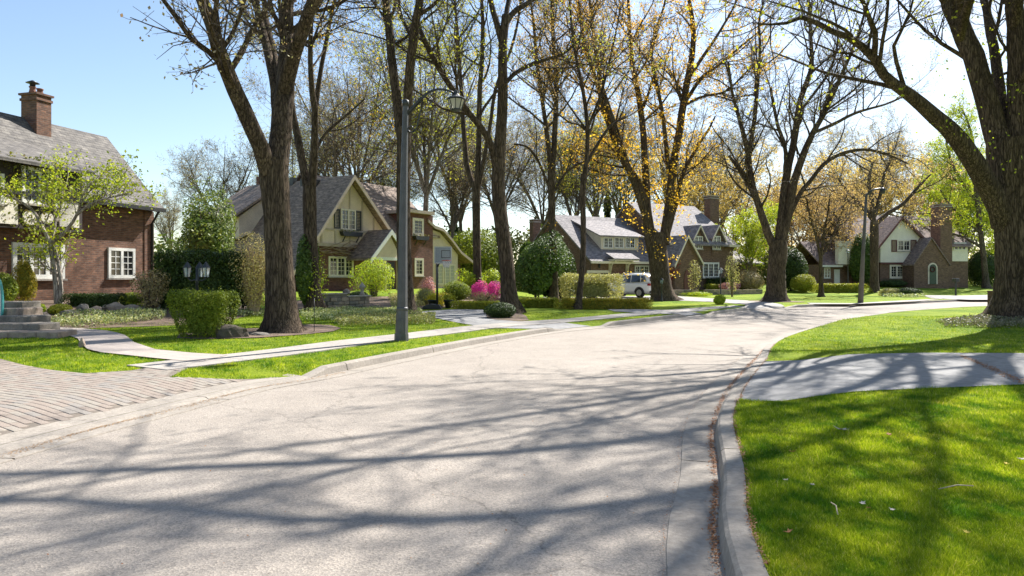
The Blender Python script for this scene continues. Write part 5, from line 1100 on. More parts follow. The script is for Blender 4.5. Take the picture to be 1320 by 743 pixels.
c1 = mixc(bt_, 1., c1, pt, 'MULTIPLY'); c1 = mixc(bt_, 1., c1, pt2, 'MULTIPLY'); bt_.links.new(c1, bb_.inputs['Base Color'])
trn = bt_.nodes.new('ShaderNodeBsdfTranslucent'); bt_.links.new(mixc(bt_, 1., c1, (1.3, 1.2, .6), 'MULTIPLY'), trn.inputs[0]); msn = bt_.nodes.new('ShaderNodeMixShader'); msn.inputs[0].default_value = .45
bt_.links.new(bb_.outputs[0], msn.inputs[1]); bt_.links.new(trn.outputs[0], msn.inputs[2]); bt_.links.new(msn.outputs[0], bt_.nodes['Material Output'].inputs[0]); BLADE = bm_
KR = RK+normals2(RK)*.2
def right_lawn(n, rng):
    # more blades near the camera: sample image space, then drop to the ground
    px = rng.uniform(940, 1330, n*2); py = 408+(760-408)*rng.random(n*2)**.9; Y = (EYE-.13)*F/(py-HZ); X = (px-660)*Y/F
    ke = np.interp(Y, KR[:, 1], KR[:, 0]); ok = (X > ke+.01+rng.normal(size=len(X))*.012) & ~inpoly([(p[0], p[1]) for p in RDWP], X, Y); return X[ok][:n], Y[ok][:n]
RDWP = RDW+[(8, 13.25), (12, 13.1), (17, 12.7), (17, 10.9), (12, 10.4), (7.1, 9.35), (5, 8.9), (3.4, 8.55)]
blades('grass', right_lawn, 330000, .05, .0017, 81, 'short lawn grass on the right side of the street')
KL = LK-normals2(LK)*.2; PV = [DW1, DW2, DW3, WK, BED1]; SWP = [tuple(p) for p in sw-swn*(wid+.01)]+[tuple(p) for p in (sw+swn*(wid+.01))[::-1]]
def left_lawn(n, rng):
    px = rng.uniform(-10, 900, n*2); py = rng.uniform(402, 492, n*2); Y = (EYE-.17)*F/(py-HZ); X = (px-660)*Y/F
    ke = np.interp(Y, KL[:, 1], KL[:, 0]); ok = X < ke-.02
    for p in PV+[SWP]: ok &= ~inpoly(p, X, Y)
    d = -(X+5.24)*.88+(Y-12.1)*.48; ok &= (d < 9.0)
    return X[ok][:n], Y[ok][:n]
blades('grass', left_lawn, 110000, .05, .0022, 82, 'short lawn grass between the left kerb and the garden beds')
# ================================================================= street furniture and small things
STEEL = M('lamp_grey_paint', (.085, .085, .09), (.06, .06, .066), 4, .5, .15); IRON = M('cast_iron', (.03, .034, .036), (.02, .024, .026), 5, .45)
fm, ft, fb = node_mat('frosted_glass'); fb.inputs['Base Color'].default_value = (.55, .52, .44, 1); fb.inputs['Roughness'].default_value = .35; fb.inputs['Transmission Weight'].default_value = .35; FROST = fm
cm_, ct_, cb_ = node_mat('clear_glass'); cb_.inputs['Base Color'].default_value = (.75, .85, .9, 1); cb_.inputs['Roughness'].default_value = .08; cb_.inputs['Transmission Weight'].default_value = .7; cb_.inputs['IOR'].default_value = 1.2; CLEAR = cm_
b = g(518, 440); b.z = Hf(b.x, b.y); Y = b.y
R = empty('street_lamp', b, 0, 'tall grey street lamp with scrolled arm and glass lantern beside the sidewalk', 'street lamp')
s = Y/F; top = (440-133)*s
def L(px, py, dy=0.): return ((px-518)*s, dy, (440-py)*s)
m = MB(); m.tube([L(517.5, 440), L(517.5, 430)], [9.4*s, 9*s], 8, sm=False); m.tube([L(517.6, 430.2), L(518.5, 398)], [8.3*s, 7.4*s], 8, sm=False); m.tube([L(518.5, 398.5), L(519.6, 300), L(521.4, 200), L(523, 134)], [6.9*s, 5.6*s, 4.4*s, 3.6*s], 8, sm=False); m.build('pole', STEEL, R)
m = MB(); m.tube([L(518.5, 400), L(518.5, 396)], [7.9*s, 7.2*s], 8); m.build('collar', STEEL, R)
m = MB(); m.box(L(515, 437)[0], L(521, 437)[0], -9.6*s, -8.2*s, L(0, 428)[2], L(0, 412)[2]); m.build('access_door', STEEL, R)
m = MB(); m.tube([L(523, 137), L(523, 130), L(523, 128)], [4.4*s, 4.2*s, 1*s], 8); m.build('finial', IRON, R)
m = MB(); m.tube([L(523, 147), L(532, 139), L(543, 127), L(553, 119), L(563, 115.5), L(573, 115.5), L(581, 118), L(586, 121)], [2.1*s, 2*s, 1.9*s, 1.8*s, 1.6*s, 1.5*s, 1.4*s, 1.4*s], 8); m.build('arm', IRON, R)
def spiral(cx_, cy_, r0, a0, turns, cw=1): return [L(cx_+r0*(1-t*.75)*math.cos(a0+cw*t*turns*6.28), cy_-r0*(1-t*.75)*math.sin(a0+cw*t*turns*6.28)) for t in [k/14 for k in range(15)]]
m = MB(); m.tube([L(524, 150), L(529, 160), L(532, 170)][:1]+[L(541, 152), L(548, 133)][::-1][:0]+[L(546, 128), L(541, 148), L(537, 165), L(533, 171)], .9*s, 6); m.build('brace', IRON, R)
m = MB(); m.tube(spiral(530, 166, 5.5, -.4, 1.1, -1), .9*s, 6); m.build('scroll', IRON, R)
m = MB(); m.tube(spiral(553.5, 130, 4.8, 1.6, 1.1, -1), .8*s, 6); m.build('scroll', IRON, R)
lx, _, lz = L(588, 126); lan = MB(); m = MB(); m.lathe([(.4*s, 9*s), (2.2*s, 8*s), (2.5*s, 4*s), (5*s, 1*s), (10*s, -1*s), (12.6*s, -2.5*s), (12.6*s, -3.6*s), (10.5*s, -3.6*s)], (lx, 0, lz+.02), 8, sm=False); hd = m.build('lantern_hood', IRON, R)
m = MB(); m.tube([(lx, 0, lz-3.2*s), (lx, 0, lz-15*s)], [10.6*s, 6.6*s], 8, sm=False); m.build('lantern_glass', FROST, R)
for k in range(8):
    a = (k)*math.pi/4; m = MB(); m.bar((lx+10.7*s*math.cos(a), 10.7*s*math.sin(a), lz-3.2*s), (lx+6.8*s*math.cos(a), 6.8*s*math.sin(a), lz-15.2*s), .9*s); m.build('lantern_rib', IRON, R)
m = MB(); m.lathe([(7*s, -15*s), (7*s, -16.2*s), (3*s, -17.5*s), (.5*s, -18*s)][::-1], (lx, 0, lz), 8); m.build('lantern_base', IRON, R)
# concrete pole on the far verge
b = g(1109, 391); s = b.y/F; R = empty('utility_pole', b, 0, 'plain grey concrete pole on the far verge', 'pole')
m = MB(); m.tube([(0, 0, -.1), (.15, 0, 60*s), (.35, 0, 141*s)], [3.6*s, 2.3*s, 1.5*s], 10); m.build('pole', M('pole_concrete', (.13, .12, .105), (.1, .09, .08), 3, .9, .3), R)
m = MB(); m.tube([(.35, 0, 139*s), (.7, 0, 146*s), (1.2, 0, 148*s)], [1.5*s, 1.2*s, 1*s], 6); m.lathe([(.5*s, 2*s), (4*s, 0), (2.5*s, -6*s)], (1.3, 0, 147*s), 8); m.build('lamp_head', IRON, R)
# garden lamps
def post_lantern(px, base, py_top, heads, label, width):
    b = g(px, base); s = b.y/F; R = empty('garden_lamp', b, 0, label, 'garden lamp'); hh = (base-py_top)*s
    m = MB(); m.lathe([(.09, 0), (.08, .1), (.04, .16), (.035, hh*.75), (.05, hh*.76), (.035, hh*.78), (.03, hh-.1)], (0, 0, 0), 10); m.build('post', IRON, R)
    hw = width*s
    for k in range(heads):
        a = (k-(heads-1)/2)/(max(1, heads-1)/2) if heads > 1 else 0; x = a*hw*1.05; y = -abs(a)*.02+(0.14 if (k == 1 and heads == 3) else 0); z = hh-(0 if heads > 1 else 0)
        if heads > 1: m = MB(); m.tube([(0, 0, z-.38), (x*.6, y*.6, z-.42), (x, y, z-.33)], .018, 6); m.build('bracket', IRON, R)
        m = MB(); m.tube([(x, y, z-.32), (x, y, z-.1)], [hw*.3, hw*.46], 6, sm=False); gl = m.build('lantern', CLEAR, R)
        m = MB(); m.tube([(x, y, z-.1), (x, y, z), (x, y, z+.05)], [hw*.52, hw*.2, .01], 6, sm=False); m.build('lantern_roof', IRON, gl)
        m = MB(); m.tube([(x, y, z-.345), (x, y, z-.321)], [hw*.2, hw*.33], 6, sm=False)
        for q in range(6): an = q*math.pi/3; m.bar((x+hw*.31*math.cos(an), y+hw*.31*math.sin(an), z-.32), (x+hw*.47*math.cos(an), y+hw*.47*math.sin(an), z-.1), .012)
        m.build('lantern_frame', IRON, gl)
    return R
post_lantern(254, 434, 340, 3, 'black three-headed garden lamp rising out of the clipped bush', 11.5)
post_lantern(929, 388, 346, 1, 'thin black garden lamp by the forecourt of the brown house', 7)
post_lantern(853, 389, 359, 1, 'small garden lamp at the foot of the broad double maple', 5)
post_lantern(1093, 376, 322, 1, 'dark lamp post in front of the white gabled house', 6)
# basketball stand
b = g(597, 399.5); b = g(595.5, 399); s = b.y/F; b.x = (563.5-660)*s*1.0; R = empty('basketball_hoop', b, 0, 'portable basketball stand with clear backboard at the driveway edge', 'basketball hoop')
Hh = lambda py: (398-py)*s
def X_(px): return (px-564.5)*s
m = MB(); m.prism([(X_(545), .02), (X_(548), .16), (X_(556), .24), (X_(568), .2), (X_(571), .02)], -.3, .35, 'y'); m.build('base', BLK, R, .015)
m = MB(); m.tube([(0, 0, .1), (0, 0, Hh(337))], .05, 8); m.bar((0, 0, Hh(344)), (X_(572), -.25, Hh(330)), .05); m.bar((0, .3, .25), (0, .02, Hh(385)), .04); m.build('pole', BLK, R)
yb_ = -.32; m = MB(); x0, x1, z0, z1 = X_(562), X_(584), Hh(339), Hh(317.5)
for a in ((x0, x1, z0, z0+.04), (x0, x1, z1-.04, z1), (x0, x0+.04, z0+.04, z1-.04), (x1-.04, x1, z0+.04, z1-.04)): m.box(a[0], a[1], yb_-.02, yb_+.02, a[2], a[3])
bbd = m.build('backboard_frame', M('grey_white', (.6, .6, .6), rough=.5), R)
m = MB(); m.box(x0+.04, x1-.04, yb_-.006, yb_+.006, z0+.04, z1-.04); m.build('backboard', M('backboard_panel', (.32, .34, .37), (.28, .3, .33), 2, .25), bbd)
m = MB(); cx_ = X_(578.5)-.06; t = .025
for a in ((cx_-.2, cx_+.2, Hh(332), Hh(332)+t), (cx_-.2, cx_+.2, Hh(323), Hh(323)+t), (cx_-.2, cx_-.2+t, Hh(332), Hh(323)), (cx_+.2-t, cx_+.2, Hh(332), Hh(323))): m.box(a[0], a[1], yb_-.014, yb_-.007, a[2], a[3])
m.build('target_square', BLK, bbd)
rz_ = Hh(335.5); cx_ = X_(578); rr = .19; m = MB(); ring = [(cx_+rr*math.cos(k*math.pi/8), yb_-.26+rr*math.sin(k*math.pi/8), rz_) for k in range(17)]; m.tube(ring, .016, 6); m.bar((cx_, yb_, rz_), (cx_, yb_-.09, rz_), .06); rim = m.build('rim', M('rim_red', (.6, .09, .05), rough=.4), R)
m = MB()
for k in range(10):
    a, a2 = k*.628, k*.628+.628
    for q in range(3):
        f0, f1 = 1-q*.14, 1-(q+1)*.14
        for s1, s2 in ((a, a2), (a2, a)): m.bar((cx_+rr*f0*math.cos(s1), yb_-.26+rr*f0*math.sin(s1), rz_-q*.1), (cx_+rr*f1*math.cos(s2), yb_-.26+rr*f1*math.sin(s2), rz_-(q+1)*.1), .014)
m.build('net', M('net_white', (.8, .75, .75), rough=.8), rim)
# ---------------------------------------------------------------- white car
CARP = M('car_white', (.82, .83, .84), (.8, .81, .82), 1, .25, fine=0.); TYRE = M('tyre_rubber', (.02, .02, .02), rough=.85); RIMM = M('wheel_alloy', (.45, .45, .46), rough=.3, metal=.8); TAIL = M('tail_lamp', (.35, .01, .015), rough=.2, fine=0.)
def loft(secs, mat, name, parent, sub=0):
    """secs: [(x, [(y,z)...half outline from bottom centre to top centre])]; mirrored"""
    mb = MB(); ring = []
    for x, half in secs:
        ring.append([(x, y, z) for y, z in half]+[(x, -y, z) for y, z in half[::-1] if y > 1e-4])
    n = len(ring[0]); vs = [p for r in ring for p in r]; fs = [(i*n+k, i*n+(k+1) % n, (i+1)*n+(k+1) % n, (i+1)*n+k) for i in range(len(ring)-1) for k in range(n)]
    fs += [list(range(n))[::-1], [(len(ring)-1)*n+k for k in range(n)]]; mb.add(vs, fs, True); o = mb.build(name, mat, parent)
    md = o.modifiers.new('sub', 'SUBSURF'); md.levels = md.render_levels = 2 if sub else 0; return o
cy = 50.5; cx = (814-660)*cy/F; R = empty('parked_car', (cx, cy, Hf(cx, cy)+.03), math.radians(132), 'white sport utility car parked on the forecourt, seen from its rear side', 'car')
def bsec(x, w, zb, zs, zt): return (x, [(0, zb), (w*.8, zb), (w*.97, zb+.12), (w, zb+.35), (w*.99, zs), (w*.93, zt), (w*.6, zt+.03), (0, zt+.04)])
loft([bsec(-2.36, .62, .42, .72, .8), bsec(-2.3, .84, .36, .8, .95), bsec(-2.1, .92, .3, .9, 1.04), bsec(-1.3, .955, .26, .92, 1.06), bsec(0, .955, .25, .92, 1.05), bsec(1.0, .95, .26, .9, 1.04), bsec(1.7, .93, .28, .84, .97), bsec(2.2, .86, .34, .74, .82), bsec(2.4, .6, .42, .62, .7)], CARP, 'body', R, 1)
def gsec(x, w0, w1, z0, z1): return (x, [(0, z0), (w0, z0), (w0*.5+w1*.5, (z0+z1)/2), (w1, z1-.05), (w1*.85, z1), (0, z1+.02)])
loft([gsec(-2.2, .8, .7, 1.0, 1.15), gsec(-2.05, .86, .68, 1.0, 1.62), gsec(-1.6, .88, .7, 1.0, 1.71), gsec(-.6, .88, .71, 1.0, 1.74), gsec(.35, .87, .7, 1.0, 1.69), gsec(.8, .86, .72, 1.0, 1.3), gsec(1.25, .83, .7, .98, 1.05)], CARP, 'cabin', R, 1)
def side_glass(pts, sgn, name='side_window'):
    m = MB(); m.add([(x, sgn*(.895-(z-1.02)*.27), z) for x, z in pts]+[(x, sgn*(.87-(z-1.02)*.27), z) for x, z in pts], [list(range(len(pts))), list(range(len(pts), 2*len(pts)))[::-1]]+[(i, (i+1) % len(pts), len(pts)+(i+1) % len(pts), len(pts)+i) for i in range(len(pts))]); m.build(name, GLASS, R)
for sg in (1, -1):
    side_glass([(-.55, 1.1), (.95, 1.1), (.75, 1.2), (.3, 1.55), (-.55, 1.6)], sg); side_glass([(-1.45, 1.12), (-.62, 1.1), (-.62, 1.6), (-1.35, 1.59)], sg); side_glass([(-1.98, 1.16), (-1.53, 1.12), (-1.44, 1.58), (-1.75, 1.56)], sg)
    m = MB(); m.tube([(-1.8, sg*.66, 1.7), (-1.6, sg*.66, 1.78), (.1, sg*.66, 1.78), (.3, sg*.66, 1.7)], .025, 6); m.build('roof_rail', RIMM, R)
    m = MB(); m.prism([(sg*.52, .86), (sg*.93, .86), (sg*.93, 1.02), (sg*.62, 1.02)], -2.345, -2.12, 'x'); m.build('tail_light', TAIL, R, .01)
    m = MB(); m.prism([(sg*.5, .68), (sg*.88, .7), (sg*.86, .84), (sg*.55, .82)], 2.1, 2.34, 'x'); m.build('headlight', CLEAR, R, .01)
    m = MB(); m.box(.62, .8, sg*.92, sg*1.08, 1.05, 1.2); m.build('wing_mirror', CARP, R, .02)
    for wx in (-1.42, 1.48):
        m = MB(); m.tube([(wx, sg*.70, .36), (wx, sg*.72, .36), (wx, sg*.94, .36), (wx, sg*.96, .36)], [.32, .36, .36, .32], 20); w = m.build('wheel', TYRE, R)
        m = MB(); m.tube([(wx, sg*.93, .36), (wx, sg*.967, .36)], [.24, .22], 16)
        m.build('wheel_rim', RIMM, w)
        for q in range(5): an = q*1.2566; mm = MB(); mm.bar((wx, sg*.972, .36), (wx+.2*math.cos(an), sg*.972, .36+.2*math.sin(an)), .05, .02); mm.build('spoke', RIMM, w)
        m = MB(); pts = [(wx+.42*math.cos(k*math.pi/10), .36+.42*math.sin(k*math.pi/10)) for k in range(11)]+[(wx+.36*math.cos(k*math.pi/10), .36+.36*math.sin(k*math.pi/10)) for k in range(10, -1, -1)]
        m.prism(pts, sg*.9, sg*.965, 'y'); m.build('wheel_arch', BLK, R)
m = MB(); m.prism([(-.68, 1.17), (.68, 1.17), (.56, 1.52), (-.56, 1.52)], -2.2, -2.02, 'x'); rwn = m.build('rear_window', GLASS, R)
m = MB(); m.box(-2.42, -2.2, -.8, .8, .34, .5); m.build('rear_bumper', M('bumper_grey', (.05, .05, .052), rough=.6), R, .02)
m = MB(); m.box(-2.385, -2.34, -.26, .26, .72, .84); m.build('number_plate', M('plate_white', (.6, .62, .66), rough=.4), R)
# ---------------------------------------------------------------- stone steps, boulders, walls
STN = M('garden_stone', (.27, .235, .195), (.14, .125, .105), 3, .92, .6, bscale=18); STN2 = M('warm_stone', (.42, .33, .25), (.26, .2, .16), 4, .92, .6, bscale=18)
def rock(name, label, loc, sz, seed, mat, rz=0, parent=None, cat='rock', group=None, flat=.75):
    rng = np.random.default_rng(seed); bm = bmesh.new(); bmesh.ops.create_icosphere(bm, subdivisions=3, radius=1)
    for v in bm.verts:
        d = np.array(v.co)
        v.co *= 1
    cs = rng.normal(size=(9, 3)); cs /= np.linalg.norm(cs, axis=1)[:, None]; hs = rng.uniform(.6, .88, 9)
    for v in bm.verts:
        p = np.array(v.co)
        for c, h_ in zip(cs, hs):
            q = p@c
            if q > h_: p = p-c*(q-h_)*.85
        p *= 1+.03*rng.normal(); v.co = (p[0]*sz[0]/2, p[1]*sz[1]/2, p[2]*sz[2]/2)
    me = bpy.data.meshes.new(name); bm.to_mesh(me); bm.free(); me.materials.append(mat); o = link(bpy.data.objects.new(name, me), parent); o.location = loc; o.rotation_euler = (0, 0, rz)
    if parent is None: tag(o, label, cat, group)
    return o
st = empty('stone_steps', (0, 0, 0), 0, 'rough stone garden steps leading up to the near house', 'steps')
bx0 = g(34, 436)
zs = bx0.z
specs_ = [(-8, 74, 436, 428), (-12, 52, 424, 418), (-14, 40, 414, 408), (-14, 30, 403, 398), (-10, 28, 393, 388)]
zc = Hf(bx0.x, bx0.y); yy = 15.7
for i, (xa, xb, pyb, pyt) in enumerate(specs_):
    zt = zc+.155*(i+1); Yf = (EYE-zt)*F/(pyt+2.2-HZ); Yf = yy+.5*i; X0 = (xa-20-660)*Yf/F; X1 = (xb-660)*Yf/F
    rg2 = random.Random(i); cuts = [X0, X0+(X1-X0)*rg2.uniform(.25, .4), X0+(X1-X0)*rg2.uniform(.6, .75), X1]
    for a_, b_ in zip(cuts[:-1], cuts[1:]):
        n = 6; jz = rg2.uniform(-.015, .01); m = MB(); fr = [(a_+.01+(b_-a_-.02)*k/n, Yf+rg2.uniform(-.05, .05)) for k in range(n+1)]; m.prism(fr+[(b_-.01, Yf+.75), (a_+.01, Yf+.75)], zt-.3, zt+jz, 'z'); o = m.build('step_stone', STN if rg2.random() < .6 else STN2, st, .02)
bl = [(150, 402, 24, 13), (107, 403, 16, 12), (124, 404, 14, 10), (88, 407, 18, 9), (172, 401, 20, 10), (196, 399, 18, 10), (58, 412, 12, 10), (206, 396, 14, 8), (137, 399, 12, 8)]
bn = ['long grey boulder in the middle of the garden edge', 'domed boulder right of the pale-stemmed tree', 'tilted pale boulder beside the domed one', 'flat stone at the left end of the boulder row', 'brown flat boulder right of the long grey one', 'squared boulder near the corner of the house',
      'small warm stone beside the lowest steps', 'last stone of the row under the golden-budded shrub', 'small stone above the long grey boulder']
for i, ((px, py, w_, h_), lb) in enumerate(zip(bl, bn)):
    c = g(px, py); s = c.y/F; rock('boulder', lb, (c.x, c.y, c.z+h_*s*.3), (w_*s*1.15, w_*s*.7, h_*s*1.3), 100+i, STN if i % 2 else STN2, rz=i*.7*.2)
c = g(288, 436); s = c.y/F; rock('mossy_rock', 'large mossy brown rock between the clipped bush and the massive maple', (c.x+.1, c.y+.1, c.z+.08), (50*s, 28*s, 30*s), 140, M('mossy_stone', (.12, .095, .07), (.07, .06, .045), 3, .95, .6, bscale=20), .1)
c = g(335, 433); rock('flat_rock', 'flat pale stone at the foot of the massive maple', (c.x, c.y, c.z+.02), (.5, .3, .16), 141, STN)
rock('path_stone', 'small brown stone marking the bend of the front walk', tuple(g(106, 448)+Vector((0, 0, .06))), (.14, .12, .3), 142, STN2)
# dry-stone wall in front of the beige gable
wA, wB = g(397, 399), g(474, 397); wl = empty('dry_stone_wall', wA, math.atan2(wB.y-wA.y, wB.x-wA.x), 'low dry-stone garden wall with pale coping in front of the beige gable', 'wall')
Lw = (wB-wA).length; rg2 = random.Random(9); hgt = .48; z = -.1
while z < hgt-.05:
    rh = rg2.uniform(.1, .17); x = -rg2.uniform(0, .2)
    while x < Lw:
        lw = rg2.uniform(.18, .42); m = MB(); dd = rg2.uniform(-.03, .03); m.box(max(0, x)+.008, min(Lw, x+lw)-.008, -.15+dd, .2, z+.006, z+rh-.006)
        if min(Lw, x+lw)-max(0, x) > .06: m.build('stone', STN2 if rg2.random() < .5 else STN, wl, .012)
        x += lw
    z += rh
for a, b_, zz in ((-.03, Lw*.6, z+.12), (Lw*.6+.01, Lw+.04, z)):
    k = 3
    if zz > z: m = MB(); m.box(0, b_-.01, -.14, .19, z+.002, zz-.002); m.build('upper_course', STN, wl)
    for q in range(k): m = MB(); m.box(a+(b_-a)*q/k+.008, a+(b_-a)*(q+1)/k-.008, -.2, .25, zz, zz+.06); m.build('coping_stone', CAPST, wl, .01)
c = wA+(wB-wA)*.14; rock('ball_stone', 'round pinkish stone on top of the dry-stone wall', (c.x, c.y, wA.z+z+.33), (.24, .24, .26), 150, M('pink_stone', (.55, .42, .38), rough=.8))
c = wA+(wB-wA)*.05; m = MB(); m.box(-.15, .15, -.1, .1, 0, .14); o = tag(m.build('planter_block', CAPST, None, .02), 'pale block on the left end of the dry-stone wall', 'stone'); o.location = (c.x, c.y, wA.z+z+.182)
c = wA+(wB-wA)*.62; rock('cap_rock', 'grey domed stone in the middle of the dry-stone wall', (c.x, c.y, wA.z+z+.22), (.36, .3, .3), 151, STN)
c = wA+(wB-wA)*.9; m = MB(); m.lathe([(.1, 0), (.12, .05), (.07, .1), (.08, .3), (.16, .34), (.1, .42), (.02, .55)], (0, 0, 0), 10); o = tag(m.build('stone_lantern', CAPST), 'little pale stone lantern on the right end of the dry-stone wall', 'ornament'); o.location = (c.x, c.y, wA.z+z+.07)
# low retaining wall before the brown house
wA, wB = g(862, 381.5), g(983, 379); wl = empty('retaining_wall', wA, math.atan2(wB.y-wA.y, wB.x-wA.x), 'low stone retaining wall along the forecourt of the brown house', 'wall'); Lw = (wB-wA).length
for r_ in range(3):
    x = -(r_ % 2)*.35
    while x < Lw:
        a, b_ = max(0, x), min(Lw, x+.7)
        if not (Lw*.3 < a < Lw*.36): m = MB(); m.box(a+.01, b_-.01, 0, .4, -.1+r_*.19, .08+r_*.19); m.build('stone', STN2 if (int(x*3)+r_) % 3 else STN, wl)
        x += .7
# flower pots by the hoop
for px, lb, mt_ in ((557.5, 'black flower pot left of the basketball pole', YEL), (578, 'black flower pot right of the basketball pole', HY)):
    c = g(px, 397.5); R = empty('flower_pot', c, 0, lb, 'flower pot'); m = MB(); m.lathe([(.13, 0), (.2, .32), (.23, .33), (.23, .38), (.18, .38)], (0, 0, 0), 12); m.build('pot', BLK, R)
    rg3 = np.random.default_rng(int(px)); C = rg3.normal(size=(420, 3))*.15; C[:, 2] = np.abs(C[:, 2])+.38; V, Q = leaf_quads(C, .08, rg3, .3); np_obj('plant', V, [Q], mt_, R)
# wooden box by the giant maple, mail box etc.
c = g(1279, 396.5); s = c.y/F; R = empty('wooden_post_box', c, 0, 'squat brown wooden box standing left of the giant maple trunk', 'box'); WD = M('weathered_brown_wood', (.11, .06, .04), (.07, .04, .03), 4, .85, .4)
for k in range(3): m = MB(); m.box((-4+k*2.9)*s, (-1.2+k*2.9)*s, -.12, .12, 0, 20*s); m.build('plank', WD, R)
m = MB(); m.box(-4.4*s, 5*s, -.15, .15, 20*s+.001, 21.5*s); m.build('lid', WD, R)
c = g(1232, 381); s = c.y/F; R = empty('letter_box', c, 0, 'dark letter box on a post beside the far driveway', 'letter box'); m = MB(); m.box(-.05, .05, -.05, .05, 0, 1.1); m.build('post', BLK, R); m = MB(); m.box(-.16, .16, -.25, .25, 1.1, 1.4); m.build('box', BLK, R, .03)
c = g(405, 428); m = MB(); m.tube([(0, 0, 0), (.01, 0, .45), (.0, 0, .9)], .008, 5); o = tag(m.build('garden_stake', BLK), 'thin dark stake standing in the soil right of the massive maple', 'stake'); o.location = c
# white oval sign just at the left edge of the picture
c = g(-3, 428); s = c.y/F; R = empty('oval_sign', c, 0, 'white oval panel with teal rim at the left frame edge', 'sign'); m = MB()
el = lambda rx, rz_: [(rx*math.cos(k*math.pi/14), 38*s+rz_*math.sin(k*math.pi/14)) for k in range(28)]
m.prism(el(.14, .62), -.03, .03, 'y'); m.build('rim', M('teal_paint', (.08, .4, .38), rough=.4), R); m = MB(); m.prism(el(.11, .58), -.036, -.031, 'y'); m.build('face', WHITE, R); m = MB(); m.bar((0, 0, 0), (0, 0, 38*s-.6), .04); m.build('leg', BLK, R)
# ---------------------------------------------------------------- litter on the ground
LIT = leafmat('maple_keys', [(.32, .12, .05), (.42, .2, .08), (.22, .08, .035)], .2)
def strip_litter(name, label, off, sd, y0, y1, n, size, seed, z=.01, dens=None):
    rng = np.random.default_rng(seed); N = normals2(RK); t = rng.uniform(0, 1, n)**1.3*(y1-y0)+y0; x = np.interp(t, RK[:, 1], RK[:, 0]); nx = np.interp(t, RK[:, 1], N[:, 0]); ny = np.interp(t, RK[:, 1], N[:, 1])
    keep = (np.sin(t*3.1)+np.sin(t*7.7+1)+rng.normal(size=n)*1.2) > -1.2; o = off+rng.normal(size=n)*sd
    C = np.stack([x+nx*o, t+ny*o, np.full(n, z)+rng.random(n)*.018+(kh(x, t) if z > .05 else 0)*0], 1)[keep]
    if z > .05: C[:, 2] = kh(C[:, 0], C[:, 1])+.012+rng.random(len(C))*.012
    V, Q = leaf_quads(C, size, rng, 1.2, np.tile([0, 0, 1.], (len(C), 1))); tag(np_obj(name, V, [Q], LIT), label, 'leaf litter', None, 'stuff')
strip_litter('maple_key_litter', 'reddish brown maple keys lying along the right gutter', -.035, .018, 2.6, 16, 4200, .022, 91)
strip_litter('maple_key_litter', 'reddish brown maple keys along the grass edge behind the kerb', .185, .013, 3.5, 15, 1700, .02, 92, z=.13)
strip_litter('maple_key_litter', 'sparse brown debris along the seam of the gutter pan', -.33, .008, 3., 14, 500, .012, 93)
rng = np.random.default_rng(94); x = rng.uniform(-5, 6, 900); y = rng.uniform(3, 22, 900); k = (x > np.interp(y, LK[:, 1], LK[:, 0])+.1) & (x < np.interp(y, RK[:, 1], RK[:, 0])-.1)
V, Q = leaf_quads(np.stack([x, y, np.full(900, .008)], 1)[k], .016, rng, 2, np.tile([0, 0, 1.], (int(k.sum()), 1))); tag(np_obj('road_grit', V, [Q], LIT), 'scattered specks of debris on the street surface', 'grit', None, 'stuff')
N_ = normals2(LK); n = 2200; t = rng.uniform(3.5, 11.5, n); o_ = .04+np.abs(rng.normal(size=n))*.1*(.3+.7*np.sin(t*1.3)**2); x = np.interp(t, LK[:, 1], LK[:, 0])+np.interp(t, LK[:, 1], N_[:, 0])*o_; yv = t+np.interp(t, LK[:, 1], N_[:, 1])*o_
V, Q = leaf_quads(np.stack([x, yv, np.full(n, .014)], 1), .02, rng, 2, np.tile([0, 0, 1.], (n, 1))); tag(np_obj('gutter_litter', V, [Q], leafmat('pale_keys', [(.4, .24, .12), (.3, .2, .12)], .2)), 'tan debris along the left gutter of the paver driveway', 'leaf litter', None, 'stuff')
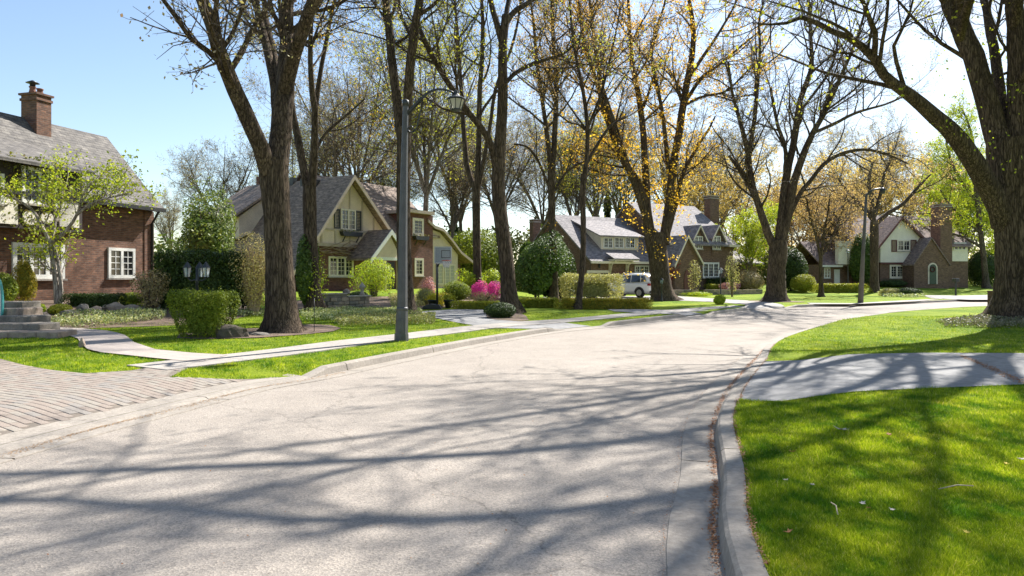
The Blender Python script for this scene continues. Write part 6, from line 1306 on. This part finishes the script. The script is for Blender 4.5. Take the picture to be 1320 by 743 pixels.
def dead_leaf(px, py, w, label, mat, seed, curl=.35):
    c = g(px, py); s = c.y/F*w; rr_ = random.Random(seed); m = MB(); n = 10; top = []; 
    pts = [(0, 0)]+[((.5+.18*math.cos(k*5*2*math.pi/n))*math.cos(k*2*math.pi/n)*s, (.5+.18*math.cos(k*5*2*math.pi/n))*math.sin(k*2*math.pi/n)*s*.8) for k in range(n)]
    vs = [(x, y, .02+curl*s*((x/s)**2*1.5+(y/s)**2)+rr_.uniform(-.05, .05)*s) for x, y in pts]; vs2 = [(x, y, z-.003) for x, y, z in vs]
    m.add(vs+vs2, [(0, 1+k, 1+(k+1) % n) for k in range(n)]+[(n+1, n+2+(k+1) % n, n+2+k) for k in range(n)]+[(1+k, 1+(k+1) % n, n+2+(k+1) % n, n+2+k) for k in range(n)])
    o = tag(m.build('dead_leaf', mat), label, 'leaf', 'fallen leaves on the right lawn'); o.location = (c.x, c.y, c.z+.03); o.rotation_euler = (rr_.uniform(-.3, .3), rr_.uniform(-.3, .3), rr_.uniform(0, 6))
DLW = M('pale_leaf', (.6, .52, .42), rough=.8); DLB = M('rust_leaf', (.38, .16, .05), rough=.8); DLY = M('yellow_leaf', (.65, .5, .05), rough=.8)
for d in ((1084, 561, 15, 'large pale curled leaf on the lawn nearest the driveway', DLW), (1017, 697, 11, 'rust leaf on the lawn near the kerb', DLB), (1013, 628, 6, 'small pale leaf left of centre on the right lawn', DLW), (1047, 634, 6, 'small pale leaf beside the pale twig on the lawn', DLW),
          (1245, 697, 8, 'yellow leaf low on the right lawn', DLY), (1297, 606, 6, 'small yellow leaf near the right frame edge', DLY), (1316, 600, 8, 'pale leaf at the right frame edge', DLW), (1112, 658, 7, 'pale leaf in the middle of the right lawn', DLW), (1150, 667, 6, 'pale leaf right of the middle of the lawn', DLW),
          (1146, 567, 7, 'tan leaf right of the large pale curled leaf', DLB), (1022, 590, 7, 'brown leaf near the kerb on the lawn', DLB), (1120, 665, 5, 'tiny tan leaf in the middle of the right lawn', DLB)): dead_leaf(*d, seed=int(d[0]))
for i, (a, b_, lb) in enumerate((((1210, 640), (1255, 636), 'pale thin twig lying on the right part of the lawn'), ((1071, 658), (1080, 674), 'short pale twig near the kerb side of the lawn'))):
    p, q = g(*a), g(*b_); m = MB(); m.tube([p+Vector((0, 0, .05)), (p+q)/2+Vector((.02, .02, .06)), q+Vector((0, 0, .05))], .004, 5); tag(m.build('fallen_twig', M('pale_twig', (.5, .4, .28), rough=.8)), lb, 'twig')
# debris seam across the right driveway
p0, p1 = g(1240, 459.5), g(1325, 497); n = 900; t = rng.random(n); x = p0.x+(p1.x-p0.x)*t+rng.normal(size=n)*.03*(1+t); yv = p0.y+(p1.y-p0.y)*t+rng.normal(size=n)*.05
V, Q = leaf_quads(np.stack([x, yv, H(x, yv)+.02], 1), .03, rng, 2, np.tile([0, 0, 1.], (n, 1))); tag(np_obj('driveway_litter', V, [Q], LIT), 'line of brown debris across the right driveway', 'leaf litter', None, 'stuff')
